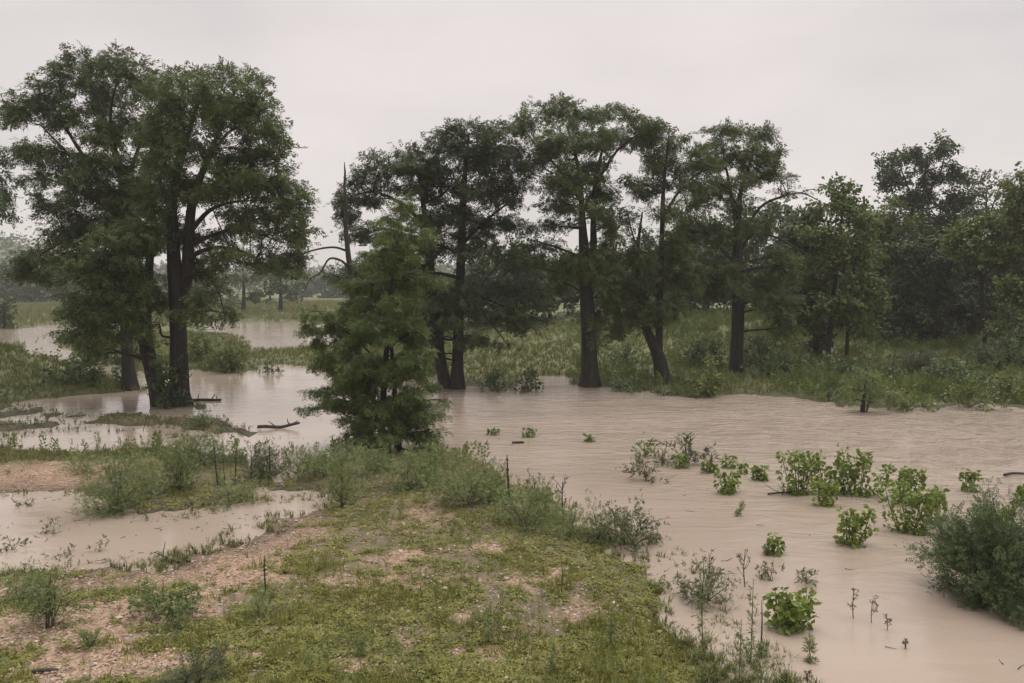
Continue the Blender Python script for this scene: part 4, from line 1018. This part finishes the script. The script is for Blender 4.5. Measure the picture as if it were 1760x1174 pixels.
# small young cypress standing in the current
tree('young_cypress', (1483, 709), P(1483, 709)[1], 'small pale feathery tree with a black stem foot at the far waterline on the right', 'tree',
     [[(1483, 709, .13), (1484, 690, .11), (1487, 665, .07), (1490, 635, .02)], [(1489, 708, .05), (1494, 690, .04), (1500, 670, .02)]], [],
     [(1490, 640, 18, 9), (1475, 652, 24, 9), (1505, 655, 26, 10), (1462, 668, 24, 8), (1520, 672, 26, 9), (1490, 670, 28, 10), (1545, 684, 20, 8), (1470, 690, 12, 8), (1500, 692, 14, 8)],
     mat='weed', bark='bark_dark', sides=7, flare=0.2, lai=2.0, fr=0.26, fill=0.3, tpls=T_CYPL, sub=7, spread=0.14, tint=(0.4, 0.2))

# dead weed stalks
def stalk(u, v, h, label, kind='spike', green=0.0, r=0.018, lean=0.0, group=None):
    b0 = ground(u, v); Y = b0[1]; H = h / F * Y
    o = np.array([b0[0], b0[1], max(b0[2], -0.02) - 0.05])
    t = thing('weed_stalk', o, label, 'weed', group)
    top = o + np.array([lean * H, rng.normal(0, 0.04), H + 0.05])
    p = smooth_path([[*o, r], [*(o * 0.5 + top * 0.5 + rng.normal(0, 0.02, 3)), r * 0.85], [*top, r * 0.4]], 5)
    g = Geo(); tube(g, p, 6, rough=0.15)
    if kind == 'spike':                                    # mullein-like seed spike
        for k in range(46):
            f = rng.uniform(0.45, 0.98); s = p[int(f * (len(p) - 1))][:3]
            twigs(g, [s], [s + np.array([rng.normal(0, .022), rng.normal(0, .022), 0.03])], r * 0.8, r * 0.35)
    g.build('stem', M['dead'] if green < 0.5 else M['stem'], t, o)
    if kind == 'fork':                                     # candelabra of thin dry branches
        g = Geo(); A, B = [], []
        for k in range(9):
            f = rng.uniform(0.35, 0.95); s = p[int(f * (len(p) - 1))][:3]; a = rng.uniform(0, 6.28); ll = H * rng.uniform(0.16, 0.34)
            e = s + np.array([math.cos(a) * ll * 0.7, math.sin(a) * ll * 0.5, ll * 0.8]); A.append(s); B.append(e)
            for q in range(3):
                A.append(e); B.append(e + np.array([rng.normal(0, .3), rng.normal(0, .3), rng.uniform(.1, .6)]) * ll * 0.5)
        twigs(g, A, B, r * 0.6, r * 0.3); g.build('branches', M['twig'] if green < 0.5 else M['stem'], t, o)
        g = Geo(); Bn = np.array(B)
        scatter(g, T_BROAD, Bn, rng.normal(0, 1, Bn.shape), 0.035, rng.uniform(0.2, 0.8, len(Bn))); tag(g.build('seed_heads', M['straw'], t, o), kind='stuff')
    if kind in ('leafy', 'spike'):
        g = Geo(); n = int(60 if kind == 'leafy' else 26)
        f = rng.random(n) * (0.95 if kind == 'leafy' else 0.35); s = p[(f * (len(p) - 1)).astype(int)][:, :3]
        a = rng.uniform(0, 6.28, n); d = np.stack([np.cos(a), np.sin(a), rng.uniform(-0.1, 0.8, n)], 1)
        scatter(g, T_WILL, s, d, (0.11 if kind == 'leafy' else 0.16) * rng.uniform(.7, 1.2, n), rng.uniform(0.1, 0.9, n)); tag(g.build('leaves', M['weed'], t, o), kind='stuff')
    return t

for a_ in ((876, 868, 88, 'tall dead spike on the edge of the bar, tapering to a point', 'spike', 0, .03), (459, 1030, 76, 'dark spike rising from a green rosette on the near gravel', 'spike', 0, .016),
           (1308, 1108, 80, 'black bare stick standing in the shallows by the bright sapling', 'bare', 0, .014), (375, 838, 76, 'dead stalk, leftmost of the group in the flooded grass', 'spike', 0, .02),
           (404, 832, 60, 'dead stalk with a dark knot at mid height in the flooded grass', 'spike', 0, .022), (462, 826, 62, 'dead stalk, rightmost of the group in the flooded grass', 'spike', 0, .022),
           (387, 836, 46, 'short thin dead stalk between two taller ones', 'bare', 0, .014), (475, 820, 50, 'slim grey stalk right of the dead group', 'bare', 0, .012), (430, 828, 66, 'pale forked dry weed among the dead stalks', 'fork', 0, .014),
           (969, 898, 74, 'dry branching weed at the water edge, taller of two', 'fork', 0, .016), (917, 868, 54, 'dry branching weed right of the tall dead spike', 'fork', 0, .014),
           (965, 1018, 66, 'thin seed stalk alone on the open bar', 'bare', 0, .008), (1208, 1118, 160, 'tall thin dark weed with leafy sides at the tip of the bar', 'leafy', 0, .01),
           (1281, 1010, 70, 'dry flower stalk, right one above the willow scrub', 'fork', 0, .012), (1216, 1000, 52, 'dry flower stalk, left one above the willow scrub', 'fork', 0, .012),
           (1290, 1140, 150, 'leafy pale green stem in shallow water at the bar tip', 'leafy', 1, .010), (1270, 1178, 120, 'leafy stem at the bottom edge beside the bar tip', 'leafy', 1, .010),
           (1467, 1064, 56, 'forked budding weed alone in brown water', 'fork', 1, .010), (1498, 1072, 46, 'smaller forked weed right of the budding one', 'fork', 1, .008),
           (1524, 1085, 28, 'lowest forked weed of three in brown water', 'fork', 1, .008), (1394, 1140, 48, 'short leafy stem right below the bright sapling', 'leafy', 1, .010),
           (1318, 955, 28, 'green grass spike beside a small sapling in open water', 'leafy', 1, .012), (1264, 888, 26, 'slanted leafy stem bent over by the current', 'leafy', 1, .018),
           (1556, 1118, 20, 'broken weed top poking from water near the bottom', 'fork', 0, .008), (1385, 1178, 26, 'dry twig tangle at the bottom edge in the water', 'fork', 0, .010),
           (1310, 1130, 30, 'leafy weed at the foot of the black stick', 'leafy', 1, .010), (840, 1105, 60, 'young weed on the near bar beside the pebble heap', 'leafy', 1, .008),
           (955, 1160, 70, 'pale feathery weed near the bottom right of the bar', 'leafy', 1, .009), (310, 1080, 54, 'green upright weed before the low spreading shrub', 'leafy', 1, .009),
           (245, 742, 46, 'leaning twig in the flooded grass at left', 'bare', 0, .016), (1050, 1110, 60, 'slender weed at the right of the open bar', 'leafy', 1, .008),
           (620, 1130, 50, 'slender green weed near the bottom middle', 'leafy', 1, .008)):
    stalk(*a_[:3], a_[3], a_[4], a_[5], a_[6], lean=0.6 if 'slanted' in a_[3] else (0.35 if 'leaning' in a_[3] else rng.uniform(-0.06, 0.06)), group='dead stalks and tall weeds')

# logs and drift
def log(name, pts, Y, r, label, cat='log', knots=2):
    W = [np.append(at(u, v, Y)[:1], [Y + dy, z]) for u, v, z, dy in pts]
    o = W[0].copy(); t = thing(name, o, label, cat)
    p = smooth_path([[*w, r * s] for w, s in zip(W, np.linspace(1, 0.7, len(W)))], 4)
    g = Geo(); tube(g, p, 8, rough=0.18); g.build('trunk', M['dead'], t, o)
    if knots:
        g = Geo(); A, B = [], []
        for k in range(knots):
            s = p[rng.integers(1, len(p) - 1)][:3]; A.append(s); B.append(s + np.array([rng.normal(0, .25), rng.normal(0, .2), rng.uniform(.1, .35)]))
        twigs(g, A, B, r * 0.5, r * 0.2); g.build('branch_stub', M['dead'], t, o)
YL = P(480, 738)[1]
log('driftwood_log', [(443, 738, .10, 0), (455, 738, .12, 0), (480, 740, .06, .2), (500, 738, .16, .3), (511, 735, .22, .3)], YL, .075, 'forked dark log stranded in the shallows right of the big pair', knots=3)
log('driftwood_log', [(322, 692, .05, 0), (345, 690, .06, .2), (377, 688, .06, .2)], P(350, 690)[1], .08, 'pale log floating against the foot of the big pair', knots=3)
log('driftwood_log', [(1726, 818, .05, 0), (1745, 819, .08, .1), (1775, 820, .05, .1)], P(1750, 819)[1], .045, 'black log drifting at the right edge of the river', knots=0)
log('driftwood_log', [(1320, 846, .03, 0), (1350, 850, .05, .1), (1385, 855, .02, .2)], P(1350, 851)[1], .028, 'thin drift branch caught below the big sapling clump', 'branch', knots=3)
log('driftwood_log', [(880, 762, .03, 0), (900, 762, .05, 0)], P(890, 762)[1], .05, 'short stick floating at midstream', 'branch', knots=0)
log('driftwood_log', [(277, 958, .05, 0), (286, 962, .02, 0), (300, 968, .03, -.1), (330, 965, .04, -.1)], P(290, 965)[1], .035, 'pale water-worn branch on the puddle shore', 'branch', knots=2)
pl = ground(75, 1157); 
t = thing('driftwood_log', pl, 'short brown log lying on the gravel at the bottom left', 'log')
g = Geo(); tube(g, smooth_path([[-.17, 0, .03, .026], [0, .03, .035, .03], [.18, .05, .03, .022]], 4), 8, rough=0.15); g.build('trunk', M['twig'], t)

# ----------------------------------------------------------------- ground cover
def in_photo(n, u0, u1, v0, v1):
    u = rng.uniform(u0, u1, n); v = rng.uniform(v0, v1, n)
    dx, dy = (u - CU) / F, -(v - CV) / F
    tt = -CAMH / (-st + dy * ct)
    x, y = dx * tt, (ct + dy * st) * tt
    return x, y

# gravel stones
def stone_tpl(seed):
    r = np.random.default_rng(seed)
    V = np.array([(0, 0, 1), (1, 0, 0), (0, 1, 0), (-1, 0, 0), (0, -1, 0), (.62, .62, .45), (-.62, .62, .45), (-.62, -.62, .45), (.62, -.62, .45), (0, 0, -.6)], float)
    V *= r.uniform(0.8, 1.2, V.shape) * np.array([1, 0.75, 0.55])
    Fc = [(0, 5, 6), (0, 6, 7), (0, 7, 8), (0, 8, 5), (5, 1, 2), (5, 2, 6), (6, 2, 3), (6, 3, 7), (7, 3, 4), (7, 4, 8), (8, 4, 1), (8, 1, 5)]
    return V, np.array(Fc)
T_STONE = [stone_tpl(s) for s in range(6)]
m, n, l, b = new_mat('river_stone')
a = n.new('ShaderNodeAttribute'); a.attribute_name = 'tint'
r = n.new('ShaderNodeValToRGB')
for pos, c in ((0.0, (0.13, 0.085, 0.062)), (0.35, (0.31, 0.205, 0.140)), (0.7, (0.41, 0.285, 0.200)), (1.0, (0.44, 0.35, 0.27))):
    e = r.color_ramp.elements.new(pos) if pos not in (0.0, 1.0) else r.color_ramp.elements[int(pos)]
    e.color = (*c, 1)
l.new(a.outputs['Fac'], r.inputs['Fac']); l.new(r.outputs['Color'], b.inputs['Base Color']); b.inputs['Roughness'].default_value = 0.6
M['stone'] = m
x, y = in_photo(38000, -250, 1400, 800, 1260)
z = height(x, y); gm = gravel_mask(x, y)
k = (z > 0.005) & (rng.random(len(x)) < 0.40 + 0.6 * gm)
x, y, z = x[k], y[k], z[k]
g = Geo(); stand(g, T_STONE, np.stack([x, y, z + 0.004], 1), rng.lognormal(math.log(0.019), 0.42, len(x)), np.clip(rng.normal(0.42, 0.2, len(x)), 0, 0.78), 0.2)
tag(g.build('gravel', M['stone']), 'loose pinkish tan pebbles over the gravel bar', 'gravel', kind='stuff')

# creeping green mat on the bar
x, y = in_photo(64000, -300, 1420, 768, 1260)
z = height(x, y); gm = gravel_mask(x, y)
pt = 0.45 * fbm(x * 0.6, y * 0.6, 91) + 0.55 * fbm(x * 2.3, y * 2.3, 92, 3)
k = (z > 0.01) & (rng.random(len(x)) < np.clip((1 - gm) * 1.15 * sstep(0.30, 0.52, pt), 0.03, 1))
x, y, z, pt = x[k], y[k], z[k], pt[k]
g = Geo(); stand(g, T_MAT, np.stack([x, y, z], 1), rng.uniform(0.045, 0.15, len(x)), 0.30 + 0.5 * fbm(x * 0.5, y * 0.5, 95) + rng.normal(0, 0.2, len(x)), 0.12)
x, y = in_photo(24000, -300, 1420, 775, 1260)
z = height(x, y); gm = gravel_mask(x, y)
k = (z > -0.03) & (rng.random(len(x)) < np.clip((1 - gm) * 0.8 * sstep(0.42, 0.66, fbm(x * 1.1, y * 1.1, 99)) + 0.02, 0, 1))
x, y, z = x[k], y[k], z[k]
stand(g, T_GRASS, np.stack([x, y, z], 1), rng.uniform(0.07, 0.24, len(x)), 0.35 + 0.4 * fbm(x * 0.6, y * 0.6, 95) + rng.normal(0, 0.2, len(x)), 0.2)
tag(g.build('short_grass', M['grass']), 'low yellowish green plants creeping over the gravel bar', 'grass', kind='stuff')

# flooded grass: blades through the shallow water
x, y = in_photo(30000, -200, 1450, 670, 1230)
z = height(x, y)
k = (z > -0.16) & (z < 0.02) & (y < 46) & (fbm(x * 0.9, y * 0.9, 103) > 0.46)
x, y, z = x[k], y[k], z[k]
g = Geo(); stand(g, T_TUFT, np.stack([x, y, z], 1), rng.uniform(0.12, 0.28, len(x)), rng.normal(0.6, 0.25, len(x)), 0.3)
tag(g.build('flooded_grass', M['bank']), 'grass blades poking through the shallow flood water', 'grass', kind='stuff')

# taller grass on the banks
g = Geo()
x, y = in_photo(22000, -300, 420, 600, 800)
yy = y.copy(); z = height(x, y)
k = (z > 0.0) & (y > 24) & (y < 66)
stand(g, T_GRASS, np.stack([x, y, z], 1)[k], rng.uniform(0.2, 0.55, k.sum()) * (0.35 + 0.75 * sstep(38, 49, y[k])), 0.2 + 0.5 * fbm(x[k] * 0.3, y[k] * 0.3, 111) + rng.normal(0, 0.2, k.sum()), 0.25)
x = rng.uniform(-14, 75, 34000); y = rng.uniform(44, 104, 34000)
z = height(x, y)
k = (z > 0.0) & (np.abs(x / y) < 0.78) & (rng.random(len(x)) < np.clip(1.25 - (y - 44) / 70, 0.25, 1))
stand(g, T_GRASS, np.stack([x, y, z], 1)[k], rng.uniform(0.22, 0.62, k.sum()), 0.25 + 0.75 * fbm(x[k] * 0.16, y[k] * 0.16, 113) + rng.normal(0, 0.18, k.sum()), 0.25)
x = rng.uniform(-50, -8, 17000); y = rng.uniform(52, 100, 17000)
z = height(x, y)
k = (z > 0.0)
stand(g, T_GRASS, np.stack([x, y, z], 1)[k], rng.uniform(0.2, 0.5, k.sum()), 0.3 + 0.6 * fbm(x[k] * 0.16, y[k] * 0.16, 117) + rng.normal(0, 0.18, k.sum()), 0.25)
x = rng.uniform(-120, -10, 11000); y = rng.uniform(110, 240, 11000)
z = height(x, y)
k = (z > 0.05) & (np.abs(x / y) < 0.75)
stand(g, T_GRASS, np.stack([x, y, z], 1)[k], rng.uniform(0.7, 1.4, k.sum()), 0.45 + 0.5 * fbm(x[k] * 0.08, y[k] * 0.08, 119) + rng.normal(0, 0.15, k.sum()), 0.25)
# sparse tufts drowned in the backwater
x = rng.uniform(-58, -20, 420); y = rng.uniform(76, 130, 420); z = height(x, y)
k = (z < 0) & (fbm(x * 0.2, y * 0.2, 121) > 0.55)
stand(g, T_GRASS, np.stack([x, y, z * 0 - 0.02], 1)[k], rng.uniform(0.3, 0.6, k.sum()), rng.normal(0.4, 0.2, k.sum()), 0.25)
tag(g.build('bank_grass', M['bank']), 'tall rank grass covering the banks and the island', 'grass', kind='stuff')

# weeds and low scrub that nobody could count along the far shore and under the woods
x = rng.uniform(0, 60, 26000); y = rng.uniform(40, 90, 26000); z = height(x, y)
ang = x / y
band = np.exp(-((y - (44 + 3 * np.sin(ang * 9))) / 6.0) ** 2) * sstep(0.30, 0.42, ang) + 0.5 * sstep(54, 60, y) * sstep(0.12, 0.3, ang) + 0.25 * sstep(0.04, 0.1, ang)
k = (z > 0.0) & (ang < 0.75) & (fbm(x * 0.35, y * 0.35, 131) > 0.40) & (rng.random(len(x)) < band * 0.75)
x, y, z = x[k], y[k], z[k]; nn = len(x)
g = Geo(); hgt = rng.uniform(0.3, 0.9, nn) * (0.6 + 0.9 * fbm(x * 0.3, y * 0.3, 133))
a = rng.uniform(0, 6.283, nn)
for q in range(2):
    scatter(g, T_WEED, np.stack([x + rng.normal(0, .15, nn), y + rng.normal(0, .15, nn), z], 1), np.stack([rng.normal(0, .35, nn), rng.normal(0, .35, nn), np.ones(nn)], 1), hgt * rng.uniform(.7, 1.1, nn),
            0.1 + 0.85 * fbm(x * 0.22, y * 0.22, 135) + rng.normal(0, .15, nn), up=rng.normal(0, 1, (nn, 3)))
tag(g.build('shore_undergrowth', M['broad']), 'rank green weeds and low scrub along the far shore', 'undergrowth', kind='stuff')

x, y = in_photo(12000, -300, 1330, 770, 1240); z = height(x, y)
dens_ = 0.10 + 0.55 * sstep(21, 29, y) * sstep(0.45, 0.6, fbm(x * 0.5, y * 0.5, 141)) + 0.25 * sstep(0.55, 0.65, fbm(x * 0.9, y * 0.9, 143))
k = (z > -0.08) & (rng.random(len(x)) < dens_) & (gravel_mask(x, y) < 0.8)
x, y, z = x[k], y[k], z[k]; nn = len(x); hgt = rng.uniform(0.12, 0.42, nn) * (0.65 + 1.25 * sstep(19, 29, y))
g = Geo(); p0 = np.stack([x, y, z], 1); ln = rng.normal(0, 0.18, (nn, 3)); ln[:, 2] = 1; ln *= hgt[:, None]
twigs(g, p0, p0 + ln, 0.005, 0.002, tint=0.3)
for q in range(2):
    f = rng.uniform(0.0, 0.5, (nn, 1))
    scatter(g, T_WEED, p0 + ln * f, ln + rng.normal(0, 0.10, (nn, 3)), hgt * (1.0 - f[:, 0]) * rng.uniform(0.8, 1.1, nn), rng.normal(0.5, 0.28, nn), up=rng.normal(0, 1, (nn, 3)))
tag(g.build('small_weeds', M['weed']), 'wispy small weeds scattered over the gravel bar', 'weeds', kind='stuff')

x, y = in_photo(420, -200, 620, 845, 1000); z = height(x, y)
x2, y2 = in_photo(260, 700, 1900, 690, 1200); z2 = height(x2, y2)
x, y, z = np.concatenate([x, x2]), np.concatenate([y, y2]), np.concatenate([z, z2])
k = (z < -0.02) & (fbm(x * 0.7, y * 1.4, 151) > 0.47); x, y = x[k], y[k]; nn = len(x)
g = Geo(); L = rng.uniform(0.05, 0.35, nn); a = rng.normal(0, 1.0, nn); L *= rng.uniform(0.3, 1.0, nn)
A = np.stack([x, y, np.full(nn, 0.012)], 1); twigs(g, A, A + np.stack([np.cos(a), np.sin(a), 0 * a], 1) * L[:, None], 0.008, 0.003)
tag(g.build('floating_debris', M['dead']), 'dark bits of twig and leaf floating on the muddy water', 'debris', kind='stuff')

# dead leaves and sticks washed up along the waterline
x, y = in_photo(9000, -200, 1350, 780, 1230); z = height(x, y)
k = (z > -0.02) & (rng.random(len(x)) < np.where(z < 0.07, 0.55, 0.10))
x, y, z = x[k], y[k], z[k]
a = rng.uniform(0, 6.283, len(x)); L = rng.uniform(0.05, 0.22, len(x))
dvec = np.stack([np.cos(a), np.sin(a) * 0.6, rng.normal(0, 0.08, len(x))], 1) * L[:, None]
A = np.stack([x, y, np.maximum(z, 0.0) + 0.015], 1)
g = Geo(); twigs(g, A, A + dvec, 0.006, 0.003)
tag(g.build('twig_litter', M['dead']), 'dark twigs and drift washed along the waterline', 'litter', kind='stuff')

# ----------------------------------------------------------------- rain haze
hx, h0, h1, hb, ht = 1000.0, -60.0, 900.0, -2.5, 75.0
V = [(-hx, h0, hb), (hx, h0, hb), (hx, h1, hb), (-hx, h1, hb), (-hx, h0, ht), (hx, h0, ht), (hx, h1, ht), (-hx, h1, ht)]
Fc = [(0, 2, 1), (0, 3, 2), (4, 5, 6), (4, 6, 7), (0, 1, 5), (0, 5, 4), (1, 2, 6), (1, 6, 5), (2, 3, 7), (2, 7, 6), (3, 0, 4), (3, 4, 7)]
m = bpy.data.materials.new('rain_haze'); m.use_nodes = True
m.node_tree.nodes.clear()
mo = m.node_tree.nodes.new('ShaderNodeOutputMaterial'); pv = m.node_tree.nodes.new('ShaderNodeVolumePrincipled')
pv.inputs['Color'].default_value = (0.93, 0.93, 0.95, 1); pv.inputs['Density'].default_value = 0.00045
m.node_tree.links.new(pv.outputs[0], mo.inputs['Volume'])
g = Geo(); g.add(np.array(V), np.array(Fc))
tag(g.build('haze', m), kind='stuff')
